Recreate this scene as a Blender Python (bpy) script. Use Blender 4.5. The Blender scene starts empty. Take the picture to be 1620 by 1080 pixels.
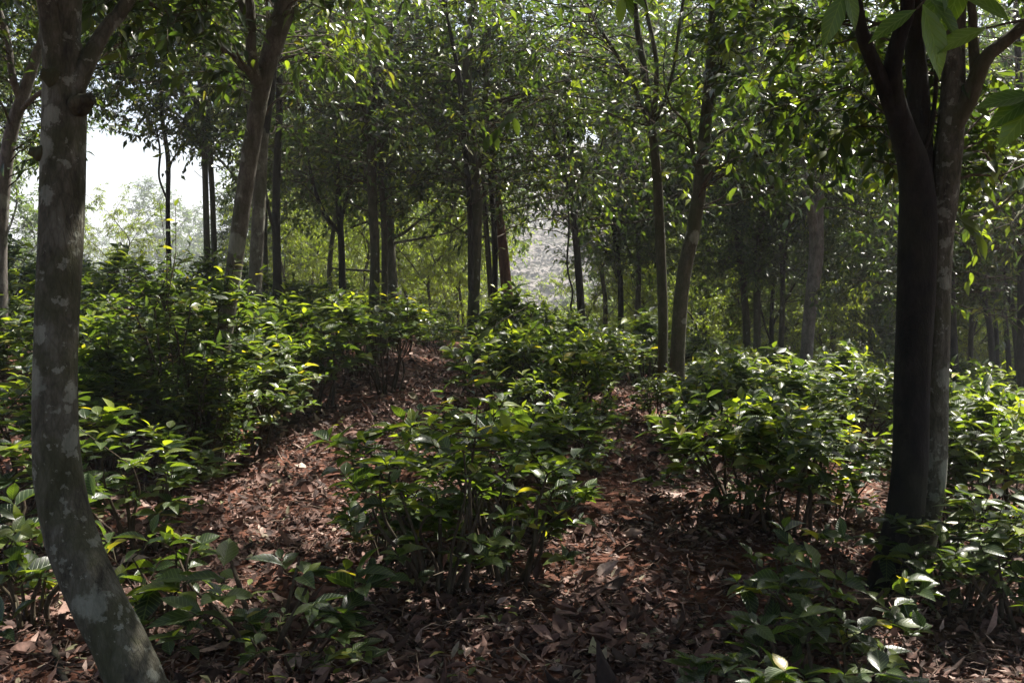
import bpy, math, random
import numpy as np
from mathutils import Vector

# ------------------------------------------------------------------ camera, world, sun, exposure
scene = bpy.context.scene
EYE = 1.5
PITCH = math.atan(110 / 1575)
cam_d = bpy.data.cameras.new("camera")
cam = bpy.data.objects.new("camera", cam_d)
scene.collection.objects.link(cam)
scene.camera = cam
cam_d.lens = 35.0
cam_d.sensor_width = 36.0
cam_d.clip_start = 0.05
cam_d.clip_end = 3000
cam.location = (0, 0, EYE)
cam.rotation_euler = (math.radians(90) - PITCH, 0, 0)

SUN_EL = math.radians(56)
SUN_AZ = math.radians(42)          # from +Y (straight ahead) turning to +X (right)
SUN = np.array([math.sin(SUN_AZ) * math.cos(SUN_EL), math.cos(SUN_AZ) * math.cos(SUN_EL), math.sin(SUN_EL)])
world = bpy.data.worlds.new("World")
scene.world = world
world.use_nodes = True
wn = world.node_tree
sky = wn.nodes.new("ShaderNodeTexSky")
sky.sky_type = 'NISHITA'
sky.sun_disc = False
sky.sun_elevation = SUN_EL
sky.sun_rotation = SUN_AZ
sky.dust_density = 3.0
sky.air_density = 1.0
sky.altitude = 200
bg = wn.nodes["Background"]
bg.inputs[1].default_value = 0.075
wn.links.new(sky.outputs[0], bg.inputs[0])

sun_d = bpy.data.lights.new("sun", 'SUN')
sun_d.energy = 5.0
sun_d.angle = math.radians(0.53)
sun_d.color = (1.0, 0.94, 0.85)
sun_o = bpy.data.objects.new("sun", sun_d)
scene.collection.objects.link(sun_o)
sun_o.rotation_euler = Vector(-SUN).to_track_quat('-Z', 'Y').to_euler()

scene.view_settings.view_transform = 'Standard'
scene.view_settings.look = 'None'
scene.view_settings.exposure = 1.7
scene.view_settings.gamma = 1
cy = scene.cycles
cy.use_denoising = True
cy.max_bounces = 7
cy.diffuse_bounces = 3
cy.glossy_bounces = 2
cy.transmission_bounces = 4
cy.volume_bounces = 0
cy.caustics_reflective = False
cy.caustics_refractive = False
cy.sample_clamp_indirect = 4.0

# ------------------------------------------------------------------ helpers
random.seed(7)
rng = np.random.default_rng(11)
COL = scene.collection
CP, SP = math.cos(PITCH), math.sin(PITCH)

def P(px, py, d):
    """photo pixel (1620x1080) at y-distance d -> world point"""
    a = (px - 810) / 1575.0
    b = (540 - py) / 1575.0
    dx, dy, dz = a, CP + b * SP, -SP + b * CP
    s = d / dy
    return np.array([dx * s, d, EYE + dz * s])

_ctl = [(200, 1100, 2.9), (720, 980, 4.3), (1000, 1080, 3.7), (1420, 955, 4.8), (1060, 600, 9.5), (340, 745, 6.5),
        (620, 632, 8.5), (680, 592, 10), (0, 690, 7.5), (1000, 660, 8), (1560, 850, 5.5), (820, 665, 8)]
_zc = [(-.4, 11, .3), (.1, 13, .1), (1, 11.5, .15), (1.8, 7.5, .1), (1.5, 5.6, -.1), (3.1, 10, -.3), (-1.5, 12, .5), (-5.4, 12, .85), (-4.5, 9, .65), (3.9, 13, -.4), (5, 10, -.6), (3.4, 9, -.25), (2.4, 11.5, -.05), (-2.2, 14, .45)]
_cp = np.vstack([np.array([P(*c) for c in _ctl]), _zc])
_prior = np.array([[0, 0, 0], [-3, 0, .1], [3, 0, -.05], [-8, 6, .5], [8, 6, -.6], [0, 16, .1], [-8, 16, .9], [8, 16, -.9], [4, 16, -.6], [-4, 16, .6]])
_pts = np.vstack([_cp, _prior])
_RC = np.array([[a, b] for a in np.arange(-9, 10, 3) for b in np.arange(0, 19, 3)], float)
def _feat(x, y):
    r = np.exp(-((x[..., None] - _RC[:, 0]) ** 2 + (y[..., None] - _RC[:, 1]) ** 2) / (2 * 3.0 ** 2))
    return np.concatenate([np.stack([np.ones_like(x), x, y], -1), r], -1)
_F = _feat(_pts[:, 0], _pts[:, 1])
_reg = np.diag([1e-3] * 3 + [.06] * len(_RC))
_co = np.linalg.solve(_F.T @ _F + _reg, _F.T @ _pts[:, 2])
print("GROUND res", (_F @ _co - _pts[:, 2]).round(2))

def sstep(a, b, v):
    t = np.clip((v - a) / (b - a), 0, 1)
    return t * t * (3 - 2 * t)

_T = np.random.default_rng(3).random((64, 64))
def vnoise(x, y, s):
    x = np.asarray(x, float) / s; y = np.asarray(y, float) / s
    xi = np.floor(x).astype(int); yi = np.floor(y).astype(int)
    fx = x - xi; fy = y - yi
    fx = fx * fx * (3 - 2 * fx); fy = fy * fy * (3 - 2 * fy)
    a = _T[xi % 64, yi % 64]; b = _T[(xi + 1) % 64, yi % 64]; c = _T[xi % 64, (yi + 1) % 64]; d = _T[(xi + 1) % 64, (yi + 1) % 64]
    return (a * (1 - fx) + b * fx) * (1 - fy) + (c * (1 - fx) + d * fx) * fy

def G(x, y):
    x = np.asarray(x, float); y = np.asarray(y, float)
    cx = np.clip(x, -8, 8); cyy = np.clip(y, 0, 15)
    z = _feat(cx, cyy) @ _co
    az = x / np.maximum(y, 1)
    r = np.sqrt(x * x + y * y)
    z = z - sstep(17, 48, y) * 8.0
    hillm = sstep(-0.32, -0.08, az)
    z = z + sstep(60, 230, y) * 31 * hillm + sstep(52, 100, y) * 7 * hillm + sstep(90, 400, r) * sstep(0, 60, y) * 6.0 * (1 - hillm)
    z = z + (vnoise(x, y, 1.3) - .5) * .10 + (vnoise(x + 31, y, .45) - .5) * .045
    z = z + (vnoise(x, y, 14) - .5) * 1.2 * sstep(16, 40, r)
    return z

def g1(x, y): return float(G(np.array([x]), np.array([y]))[0])

def new_obj(name, mesh, mats, parent=None):
    for m in (mats if isinstance(mats, (list, tuple)) else [mats]):
        mesh.materials.append(m)
    o = bpy.data.objects.new(name, mesh)
    COL.objects.link(o)
    if parent is not None:
        o.parent = parent
    return o

def empty(name, loc, label, cat, group=None):
    o = bpy.data.objects.new(name, None)
    COL.objects.link(o)
    o.location = loc
    o.empty_display_size = .1
    o['label'] = label; o['category'] = cat
    if group: o['group'] = group
    return o

def tag(o, label=None, cat=None, group=None, kind=None):
    if label: o['label'] = label
    if cat: o['category'] = cat
    if group: o['group'] = group
    if kind: o['kind'] = kind
    return o

class Geo:
    """collects vertex/face batches into one mesh"""
    def __init__(s): s.v = []; s.f = []; s.n = 0; s.uv = []; s.at = []
    def add(s, V, faces, mat=0, uv=None, at=None):
        """V (N,K,3): N copies of a K-vertex template whose faces are index lists"""
        N, K, _ = V.shape
        if N == 0: return
        off = s.n + np.arange(N)[:, None] * K
        for L in (3, 4):
            fl = np.array([f for f in faces if len(f) == L], dtype=np.int64)
            if len(fl):
                idx = (off[:, :, None] + fl[None].reshape(1, -1, L)).reshape(-1, L) if False else (off.reshape(N, 1, 1) + fl[None]).reshape(-1, L)
                u = None
                if uv is not None: u = np.tile(uv[fl].reshape(-1, 2), (N, 1))
                s.f.append((idx, mat, u))
        s.v.append(V.reshape(-1, 3)); s.n += N * K
        s.at.append(np.zeros(N * K) if at is None else np.repeat(at, K))
    def build(s, name, origin=(0, 0, 0), smooth=True, attr=True, uvs=True):
        me = bpy.data.meshes.new(name)
        if s.n == 0: return me
        V = np.concatenate(s.v) - np.asarray(origin)
        me.vertices.add(len(V)); me.vertices.foreach_set("co", V.astype(np.float32).ravel())
        nl = sum(f.size for f, _, _ in s.f); nf = sum(len(f) for f, _, _ in s.f)
        me.loops.add(nl); me.polygons.add(nf)
        me.loops.foreach_set("vertex_index", np.concatenate([f.ravel() for f, _, _ in s.f]).astype(np.int32))
        tot = np.concatenate([np.full(len(f), f.shape[1]) for f, _, _ in s.f])
        me.polygons.foreach_set("loop_start", np.concatenate([[0], np.cumsum(tot)[:-1]]).astype(np.int32))
        me.polygons.foreach_set("material_index", np.concatenate([np.full(len(f), m) for f, m, _ in s.f]).astype(np.int32))
        me.polygons.foreach_set("use_smooth", np.full(nf, smooth))
        if uvs and any(u is not None for _, _, u in s.f):
            U = np.concatenate([u if u is not None else np.full((f.size, 2), .5) for f, _, u in s.f])
            l = me.uv_layers.new(name="UVMap"); l.data.foreach_set("uv", U.astype(np.float32).ravel())
        if attr:
            a = me.attributes.new("young", 'FLOAT', 'POINT'); a.data.foreach_set("value", np.concatenate(s.at).astype(np.float32))
        me.update(calc_edges=True)
        me.validate()
        return me

def unit(v): return v / np.maximum(np.linalg.norm(v, axis=-1, keepdims=True), 1e-9)

def tubes(Pt, R, sides=6, lump=0.0, seed=0):
    """Pt (N,K,3), R (N,K) -> V (N,K*sides,3), faces"""
    N, K, _ = Pt.shape
    T = np.empty_like(Pt)
    T[:, 1:-1] = Pt[:, 2:] - Pt[:, :-2]; T[:, 0] = Pt[:, 1] - Pt[:, 0]; T[:, -1] = Pt[:, -1] - Pt[:, -2]
    T = unit(T)
    ref = np.tile(np.array([[0.83, 0.55, 0.05]]), (N, 1)); n = unit(np.cross(T[:, 0], ref))
    Ns = np.empty_like(Pt); Ns[:, 0] = n
    for k in range(1, K):
        n = n - (n * T[:, k]).sum(-1, keepdims=True) * T[:, k]; n = unit(n); Ns[:, k] = n
    B = np.cross(T, Ns)
    a = np.arange(sides) / sides * 2 * math.pi
    rr = R[:, :, None] * np.ones(sides)
    if lump:
        r2 = np.random.default_rng(seed)
        ph = r2.random(6) * 6.28
        kk = np.arange(K)[None, :, None]
        rr = rr * (1 + lump * (np.sin(2 * a + ph[0] + kk * .21) * .5 + np.sin(3 * a + ph[1] - kk * .33) * .35 + np.sin(kk * .9 + ph[2] + a) * .3 + np.sin(5 * a + kk * .7 + ph[3]) * .15)
                   + lump * .35 * (r2.random((N, K, sides)) - .5))
    V = Pt[:, :, None] + rr[..., None] * (np.cos(a)[:, None] * Ns[:, :, None] + np.sin(a)[:, None] * B[:, :, None])
    f = []
    for k in range(K - 1):
        for j in range(sides):
            j2 = (j + 1) % sides
            f.append([k * sides + j, k * sides + j2, (k + 1) * sides + j2, (k + 1) * sides + j])
    return V.reshape(N, K * sides, 3), f

def catmull(pts, n):
    pts = np.asarray(pts, float); m = len(pts)
    if m == 2:
        t = np.linspace(0, 1, n)[:, None]; return pts[0] * (1 - t) + pts[1] * t
    ext = np.vstack([2 * pts[0] - pts[1], pts, 2 * pts[-1] - pts[-2]])
    L = np.concatenate([[0], np.cumsum(np.linalg.norm(np.diff(pts[:, :3], axis=0), axis=1))]); u = np.linspace(0, L[-1], n)
    out = []
    for x in u:
        i = min(np.searchsorted(L, x, side='right') - 1, m - 2); t = (x - L[i]) / max(L[i + 1] - L[i], 1e-9)
        p0, p1, p2, p3 = ext[i], ext[i + 1], ext[i + 2], ext[i + 3]
        out.append(.5 * (2 * p1 + (p2 - p0) * t + (2 * p0 - 5 * p1 + 4 * p2 - p3) * t * t + (3 * p1 - p0 - 3 * p2 + p3) * t ** 3))
    return np.array(out)

# leaf templates : x across (-.5...5 of width), y along 0..1
def leaf_grid(st):
    """stations [(v, halfwidth)], midrib + two sides; returns verts (x,y), faces"""
    V = [(0, 0)]; F = []
    rows = []
    for v, w in st:
        i = len(V); V += [(-w, v), (0, v), (w, v)]; rows.append(i)
    tip = len(V); V.append((0, 1))
    F += [[0, rows[0] + 1, rows[0]], [0, rows[0] + 2, rows[0] + 1]]
    for a, b in zip(rows[:-1], rows[1:]):
        F += [[a, a + 1, b + 1, b], [a + 1, a + 2, b + 2, b + 1]]
    e = rows[-1]; F += [[e, e + 1, tip], [e + 1, e + 2, tip]]
    return np.array(V, float), F
T_HI = leaf_grid([(.08, .10), (.22, .34), (.42, .5), (.62, .45), (.8, .27), (.92, .09)])
T_MID = leaf_grid([(.2, .36), (.5, .5), (.8, .25)])
T_LO = leaf_grid([(.45, .5)])
T_DRY = leaf_grid([(.25, .38), (.5, .5), (.75, .33)])

def leaves(geo, tpl, pos, dr, nrm, length, width, droop=.25, fold=.18, mat=0, at=None, curl=0.0):
    pos = np.asarray(pos); N = len(pos)
    if N == 0: return
    V2, F = tpl
    d = unit(dr); s = unit(np.cross(d, nrm)); n = np.cross(s, d)
    length = np.broadcast_to(length, (N,)); width = np.broadcast_to(width, (N,)); droop = np.broadcast_to(droop, (N,)); fold = np.broadcast_to(fold, (N,))
    x = V2[:, 0][None] * width[:, None]; y = V2[:, 1][None] * length[:, None]
    z = np.abs(V2[:, 0])[None] * fold[:, None] * 2 * width[:, None] - droop[:, None] * length[:, None] * (V2[:, 1] ** 2)[None]
    if curl: z = z + np.sin(V2[:, 1] * 7 + 1)[None] * length[:, None] * (rng.random((N, 1)) - .5) * curl + (rng.random((N, len(V2))) - .5) * curl * .5 * length[:, None]
    W = pos[:, None] + x[..., None] * s[:, None] + y[..., None] * d[:, None] + z[..., None] * n[:, None]
    uv = np.stack([V2[:, 0] + .5, V2[:, 1]], 1)
    geo.add(W, F, mat, uv, at)

# ------------------------------------------------------------------ materials
def mat(name):
    m = bpy.data.materials.new(name); m.use_nodes = True
    nt = m.node_tree; nt.nodes.clear()
    return m, nt, nt.nodes.new, nt.links.new

def ramp(N, L, src, stops):
    r = N("ShaderNodeValToRGB"); e = r.color_ramp.elements
    while len(e) < len(stops): e.new(.5)
    for el, (p, c) in zip(e, stops): el.position = p; el.color = (*c, 1)
    L(src, r.inputs[0]); return r.outputs[0]

def leaf_mat(name, stops, young, rough=.34, trans=.45, veins=False, tcol=(2.2, 2.3, .45), spec=.5):
    m, nt, N, L = mat(name)
    geo = N("ShaderNodeNewGeometry")
    c = ramp(N, L, geo.outputs["Random Per Island"], stops)
    at = N("ShaderNodeAttribute"); at.attribute_name = "young"
    mx = N("ShaderNodeMix"); mx.data_type = 'RGBA'; mx.inputs[7].default_value = (*young, 1)
    L(at.outputs["Fac"], mx.inputs[0]); L(c, mx.inputs[6]); col = mx.outputs[2]
    bs = N("ShaderNodeBsdfPrincipled"); bs.inputs["Roughness"].default_value = rough
    bs.inputs["Specular IOR Level"].default_value = spec
    if veins:
        uv = N("ShaderNodeUVMap"); sp = N("ShaderNodeSeparateXYZ"); L(uv.outputs[0], sp.inputs[0])
        ab = N("ShaderNodeMath"); ab.operation = 'SUBTRACT'; L(sp.outputs[0], ab.inputs[0]); ab.inputs[1].default_value = .5
        a2 = N("ShaderNodeMath"); a2.operation = 'ABSOLUTE'; L(ab.outputs[0], a2.inputs[0])
        k = N("ShaderNodeMath"); k.operation = 'MULTIPLY_ADD'; L(a2.outputs[0], k.inputs[0]); k.inputs[1].default_value = -.55; L(sp.outputs[1], k.inputs[2])
        k2 = N("ShaderNodeMath"); k2.operation = 'MULTIPLY'; L(k.outputs[0], k2.inputs[0]); k2.inputs[1].default_value = 50
        sn = N("ShaderNodeMath"); sn.operation = 'SINE'; L(k2.outputs[0], sn.inputs[0])
        pw = N("ShaderNodeMapRange"); L(sn.outputs[0], pw.inputs[0]); pw.inputs[1].default_value = .75; pw.inputs[2].default_value = 1
        mr = N("ShaderNodeMapRange"); L(a2.outputs[0], mr.inputs[0]); mr.inputs[1].default_value = .035; mr.inputs[2].default_value = .01
        mm = N("ShaderNodeMath"); mm.operation = 'MAXIMUM'; L(pw.outputs[0], mm.inputs[0]); L(mr.outputs[0], mm.inputs[1])
        vm = N("ShaderNodeMix"); vm.data_type = 'RGBA'; vm.blend_type = 'MIX'
        sc = N("ShaderNodeMath"); sc.operation = 'MULTIPLY'; L(mm.outputs[0], sc.inputs[0]); sc.inputs[1].default_value = .38
        L(sc.outputs[0], vm.inputs[0]); L(col, vm.inputs[6]); vm.inputs[7].default_value = (.22, .30, .12, 1); col = vm.outputs[2]
        bp = N("ShaderNodeBump"); bp.inputs["Strength"].default_value = .5; bp.inputs["Distance"].default_value = .002; bp.invert = True
        L(mm.outputs[0], bp.inputs["Height"]); L(bp.outputs[0], bs.inputs["Normal"])
    L(col, bs.inputs["Base Color"])
    # blotches
    tr = N("ShaderNodeBsdfTranslucent")
    tm = N("ShaderNodeMix"); tm.data_type = 'RGBA'; tm.blend_type = 'MULTIPLY'; tm.inputs[0].default_value = 1
    L(col, tm.inputs[6]); tm.inputs[7].default_value = (*tcol, 1); L(tm.outputs[2], tr.inputs[0])
    ms = N("ShaderNodeMixShader"); ms.inputs[0].default_value = trans
    L(bs.outputs[0], ms.inputs[1]); L(tr.outputs[0], ms.inputs[2])
    out = N("ShaderNodeOutputMaterial"); L(ms.outputs[0], out.inputs[0])
    return m

M_BUSH = leaf_mat("tea_leaf", [(0, (.022, .038, .019)), (.4, (.038, .062, .026)), (.75, (.066, .098, .030)), (.96, (.13, .16, .036)), (1, (.30, .24, .05))], (.30, .34, .055), rough=.33, trans=.45, veins=True)
M_TREE = leaf_mat("tree_leaf", [(0, (.026, .042, .020)), (.5, (.044, .070, .028)), (.85, (.075, .105, .032)), (.97, (.12, .15, .036)), (1, (.15, .13, .045))], (.24, .28, .05), rough=.33, trans=.42, tcol=(1.8, 2.0, .5))
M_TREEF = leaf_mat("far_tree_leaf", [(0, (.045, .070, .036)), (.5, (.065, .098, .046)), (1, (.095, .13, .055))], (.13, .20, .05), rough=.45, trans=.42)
M_SOFT = leaf_mat("pale_shrub_leaf", [(0, (.08, .11, .038)), (.5, (.12, .155, .048)), (1, (.18, .21, .065))], (.2, .26, .07), rough=.5, trans=.55)
M_BIG = leaf_mat("broad_leaf", [(0, (.04, .085, .025)), (1, (.07, .12, .035))], (.18, .27, .05), rough=.3, trans=.5, veins=True)

def bark_mat(name, base, dark, pale, lichen=.0, bump=.5, spots=9.0, moss=(.045, .05, .018), mossamt=.4):
    m, nt, N, L = mat(name)
    tc = N("ShaderNodeTexCoord"); mp = N("ShaderNodeMapping"); L(tc.outputs["Object"], mp.inputs[0]); mp.inputs["Scale"].default_value = (1, 1, .35)
    n1 = N("ShaderNodeTexNoise"); L(mp.outputs[0], n1.inputs[0]); n1.inputs["Scale"].default_value = 22; n1.inputs["Detail"].default_value = 8; n1.inputs["Roughness"].default_value = .7
    c = ramp(N, L, n1.outputs[0], [(.34, dark), (.5, base), (.66, pale)])
    m3 = N("ShaderNodeMapping"); L(tc.outputs["Object"], m3.inputs[0]); m3.inputs["Scale"].default_value = (1, 1, .3)
    v3 = N("ShaderNodeTexVoronoi"); v3.feature = 'DISTANCE_TO_EDGE'; L(m3.outputs[0], v3.inputs[0]); v3.inputs["Scale"].default_value = 55; v3.inputs["Randomness"].default_value = 1
    cr = N("ShaderNodeMapRange"); L(v3.outputs[0], cr.inputs[0]); cr.inputs[2].default_value = .12; cr.inputs[3].default_value = .74; cr.inputs[4].default_value = 1
    n5 = N("ShaderNodeTexNoise"); L(mp.outputs[0], n5.inputs[0]); n5.inputs["Scale"].default_value = 120; n5.inputs["Detail"].default_value = 5
    h1 = N("ShaderNodeMath"); h1.operation = 'MULTIPLY_ADD'; L(cr.outputs[0], h1.inputs[0]); h1.inputs[1].default_value = .25; L(n1.outputs[0], h1.inputs[2])
    h2 = N("ShaderNodeMath"); h2.operation = 'MULTIPLY_ADD'; L(n5.outputs[0], h2.inputs[0]); h2.inputs[1].default_value = .35; L(h1.outputs[0], h2.inputs[2])
    cs = N("ShaderNodeVectorMath"); cs.operation = 'SCALE'; L(c, cs.inputs[0]); L(cr.outputs[0], cs.inputs["Scale"]); c = cs.outputs[0]
    n2 = N("ShaderNodeTexNoise"); L(tc.outputs["Object"], n2.inputs[0]); n2.inputs["Scale"].default_value = 5; n2.inputs["Detail"].default_value = 7; n2.inputs["Roughness"].default_value = .65
    mr = N("ShaderNodeMapRange"); L(n2.outputs[0], mr.inputs[0]); mr.inputs[1].default_value = .46; mr.inputs[2].default_value = .56; mr.inputs[4].default_value = mossamt
    mx = N("ShaderNodeMix"); mx.data_type = 'RGBA'; L(mr.outputs[0], mx.inputs[0]); L(c, mx.inputs[6]); mx.inputs[7].default_value = (*moss, 1); col = mx.outputs[2]
    if lichen > 0:
        # round crusty lichen spots: warped voronoi cells, thresholded radius varies per cell
        nz = N("ShaderNodeTexNoise"); L(tc.outputs["Object"], nz.inputs[0]); nz.inputs["Scale"].default_value = 18; nz.inputs["Detail"].default_value = 6; nz.inputs["Roughness"].default_value = .7
        ad = N("ShaderNodeVectorMath"); ad.operation = 'MULTIPLY_ADD'; L(nz.outputs["Color"], ad.inputs[0]); ad.inputs[1].default_value = (.11, .11, .11); L(tc.outputs["Object"], ad.inputs[2])
        last = None
        for sc_, th in ((spots, .34), (spots * 2.3, .3), (4.2, .42)):
            vo = N("ShaderNodeTexVoronoi"); L(ad.outputs[0], vo.inputs[0]); vo.inputs["Scale"].default_value = sc_
            sp = N("ShaderNodeSeparateColor"); L(vo.outputs["Color"], sp.inputs[0])
            th2 = N("ShaderNodeMapRange"); L(sp.outputs[0], th2.inputs[0]); th2.inputs[1].default_value = 1 - lichen; th2.inputs[2].default_value = 1; th2.inputs[3].default_value = 0; th2.inputs[4].default_value = th + .1
            sb = N("ShaderNodeMath"); sb.operation = 'SUBTRACT'; L(th2.outputs[0], sb.inputs[0]); L(vo.outputs["Distance"], sb.inputs[1])
            mk = N("ShaderNodeMapRange"); L(sb.outputs[0], mk.inputs[0]); mk.inputs[1].default_value = 0; mk.inputs[2].default_value = .05
            if last is None: last = mk.outputs[0]
            else:
                q = N("ShaderNodeMath"); q.operation = 'MAXIMUM'; L(last, q.inputs[0]); L(mk.outputs[0], q.inputs[1]); last = q.outputs[0]
        l2 = N("ShaderNodeMix"); l2.data_type = 'RGBA'; 
        fm = N("ShaderNodeMath"); fm.operation = 'MULTIPLY'; L(last, fm.inputs[0]); fm.inputs[1].default_value = .72
        lc = ramp(N, L, n1.outputs[0], [(.3, (.12, .125, .10)), (.6, (.27, .28, .23))])
        L(fm.outputs[0], l2.inputs[0]); L(col, l2.inputs[6]); L(lc, l2.inputs[7]); col = l2.outputs[2]
    bs = N("ShaderNodeBsdfPrincipled"); L(col, bs.inputs["Base Color"]); bs.inputs["Roughness"].default_value = .85; bs.inputs["Specular IOR Level"].default_value = .25
    bp = N("ShaderNodeBump"); bp.inputs["Strength"].default_value = bump; bp.inputs["Distance"].default_value = .012; L(h2.outputs[0], bp.inputs["Height"]); L(bp.outputs[0], bs.inputs["Normal"])
    out = N("ShaderNodeOutputMaterial"); L(bs.outputs[0], out.inputs[0])
    return m

M_BARK = bark_mat("lichen_bark", (.085, .080, .058), (.030, .028, .020), (.145, .14, .112), lichen=.9, spots=11, mossamt=.5, bump=1.0)
M_BARK2 = bark_mat("grey_bark", (.11, .10, .08), (.055, .048, .038), (.17, .16, .13), lichen=.35, spots=7)
M_BARKD = bark_mat("dark_bark", (.022, .018, .014), (.008, .007, .006), (.045, .04, .033), lichen=0, bump=.9, mossamt=.2)
M_BARKK = bark_mat("near_black_bark", (.010, .008, .006), (.003, .003, .003), (.022, .019, .016), lichen=0, bump=.9, mossamt=.15)  # bark colour close to black, for the left twin stem and its limbs
M_BARKM = bark_mat("mossy_bark", (.07, .065, .04), (.03, .027, .018), (.11, .10, .07), lichen=.2, spots=8, mossamt=.6)
M_BARKR = bark_mat("red_bark", (.10, .045, .028), (.05, .022, .014), (.15, .075, .05), lichen=0, mossamt=.1)
M_BARKP = bark_mat("pale_bark", (.15, .135, .12), (.08, .07, .06), (.22, .20, .18), lichen=.2, spots=6, mossamt=.2)
M_STEM = bark_mat("shrub_stem", (.065, .045, .03), (.03, .02, .014), (.11, .09, .065), lichen=0, bump=.2, mossamt=.3)

def dry_mat(name, stops, rough=.75):
    m, nt, N, L = mat(name)
    geo = N("ShaderNodeNewGeometry"); c = ramp(N, L, geo.outputs["Random Per Island"], stops)
    tc = N("ShaderNodeTexCoord"); n = N("ShaderNodeTexNoise"); L(tc.outputs["Object"], n.inputs[0]); n.inputs["Scale"].default_value = 60; n.inputs["Detail"].default_value = 3
    mr = N("ShaderNodeMapRange"); L(n.outputs[0], mr.inputs[0]); mr.inputs[1].default_value = .3; mr.inputs[2].default_value = .7; mr.inputs[3].default_value = .65; mr.inputs[4].default_value = 1.2
    vm = N("ShaderNodeVectorMath"); vm.operation = 'SCALE'; L(c, vm.inputs[0]); L(mr.outputs[0], vm.inputs["Scale"])
    bs = N("ShaderNodeBsdfPrincipled"); L(vm.outputs[0], bs.inputs["Base Color"]); bs.inputs["Roughness"].default_value = rough; bs.inputs["Specular IOR Level"].default_value = .3
    tr = N("ShaderNodeBsdfTranslucent"); L(vm.outputs[0], tr.inputs[0]); ms = N("ShaderNodeMixShader"); ms.inputs[0].default_value = .12
    L(bs.outputs[0], ms.inputs[1]); L(tr.outputs[0], ms.inputs[2])
    out = N("ShaderNodeOutputMaterial"); L(ms.outputs[0], out.inputs[0]); return m
M_DRY = dry_mat("dry_leaf", [(0, (.034, .021, .017)), (.3, (.080, .044, .035)), (.6, (.155, .086, .066)), (.85, (.26, .155, .125)), (.96, (.44, .33, .28)), (1, (.20, .20, .10))])
M_TWIG = dry_mat("dry_twig", [(0, (.08, .05, .035)), (.6, (.17, .11, .08)), (1, (.30, .22, .16))])

M_DRYS = dry_mat("dry_scrub", [(0, (.07, .075, .045)), (.5, (.15, .135, .11)), (1, (.24, .22, .19))])

def ground_mat():
    m, nt, N, L = mat("red_soil")
    tc = N("ShaderNodeTexCoord")
    n1 = N("ShaderNodeTexNoise"); L(tc.outputs["Object"], n1.inputs[0]); n1.inputs["Scale"].default_value = 9; n1.inputs["Detail"].default_value = 10; n1.inputs["Roughness"].default_value = .7
    near = ramp(N, L, n1.outputs[0], [(.3, (.05, .025, .017)), (.5, (.12, .052, .034)), (.7, (.19, .09, .06))])
    # far side of the valley: grey clear-cut soil with terraced rows and green scrub patches
    sp = N("ShaderNodeSeparateXYZ"); L(tc.outputs["Object"], sp.inputs[0])
    n3 = N("ShaderNodeTexNoise"); L(tc.outputs["Object"], n3.inputs[0]); n3.inputs["Scale"].default_value = .12; n3.inputs["Detail"].default_value = 5
    ad = N("ShaderNodeMath"); ad.operation = 'MULTIPLY_ADD'; L(n3.outputs[0], ad.inputs[0]); ad.inputs[1].default_value = 2.2; L(sp.outputs[2], ad.inputs[2])
    ml = N("ShaderNodeMath"); ml.operation = 'MULTIPLY'; L(ad.outputs[0], ml.inputs[0]); ml.inputs[1].default_value = 5.2
    sn = N("ShaderNodeMath"); sn.operation = 'SINE'; L(ml.outputs[0], sn.inputs[0])
    n4 = N("ShaderNodeTexNoise"); L(tc.outputs["Object"], n4.inputs[0]); n4.inputs["Scale"].default_value = 2.6; n4.inputs["Detail"].default_value = 6
    s2 = N("ShaderNodeMath"); s2.operation = 'MULTIPLY_ADD'; L(sn.outputs[0], s2.inputs[0]); s2.inputs[1].default_value = .1; L(n4.outputs[0], s2.inputs[2])
    far = ramp(N, L, s2.outputs[0], [(.36, (.045, .05, .032)), (.5, (.115, .10, .088)), (.64, (.165, .148, .135))])
    mr = N("ShaderNodeMapRange"); L(sp.outputs[1], mr.inputs[0]); mr.inputs[1].default_value = 26; mr.inputs[2].default_value = 42
    mx = N("ShaderNodeMix"); mx.data_type = 'RGBA'; L(mr.outputs[0], mx.inputs[0]); L(near, mx.inputs[6]); L(far, mx.inputs[7])
    bs = N("ShaderNodeBsdfPrincipled"); L(mx.outputs[2], bs.inputs["Base Color"]); bs.inputs["Roughness"].default_value = .95; bs.inputs["Specular IOR Level"].default_value = .15
    bp = N("ShaderNodeBump"); bp.inputs["Strength"].default_value = .8; bp.inputs["Distance"].default_value = .03; L(n1.outputs[0], bp.inputs["Height"]); L(bp.outputs[0], bs.inputs["Normal"])
    out = N("ShaderNodeOutputMaterial"); L(bs.outputs[0], out.inputs[0]); return m
M_GROUND = ground_mat()

# ------------------------------------------------------------------ ground (one sheet to the horizon)
def axis(lo, hi, dense_lo, dense_hi, step, grow=1.12):
    a = list(np.arange(dense_lo, dense_hi + 1e-6, step)); s = step; x = a[-1]
    while x < hi: s *= grow; x += s; a.append(min(x, hi))
    s = step; x = a[0]
    while x > lo: s *= grow; x -= s; a.insert(0, max(x, lo))
    return np.array(a)
gx = axis(-900, 900, -9, 9, .09); gy = axis(-300, 900, -1, 16, .09)
X, Y = np.meshgrid(gx, gy, indexing='ij'); Z = G(X, Y)
V = np.stack([X, Y, Z], -1).reshape(1, -1, 3)
ny = len(gy); ii, jj = np.meshgrid(np.arange(len(gx) - 1), np.arange(ny - 1), indexing='ij')
q = np.stack([ii * ny + jj, (ii + 1) * ny + jj, (ii + 1) * ny + jj + 1, ii * ny + jj + 1], -1).reshape(-1, 4)
gg = Geo(); gg.v.append(V.reshape(-1, 3)); gg.n = V.shape[1]; gg.f.append((q, 0, None)); gg.at.append(np.zeros(gg.n))
ground = new_obj("ground", gg.build("ground", attr=False), M_GROUND); tag(ground, kind='structure')

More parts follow.
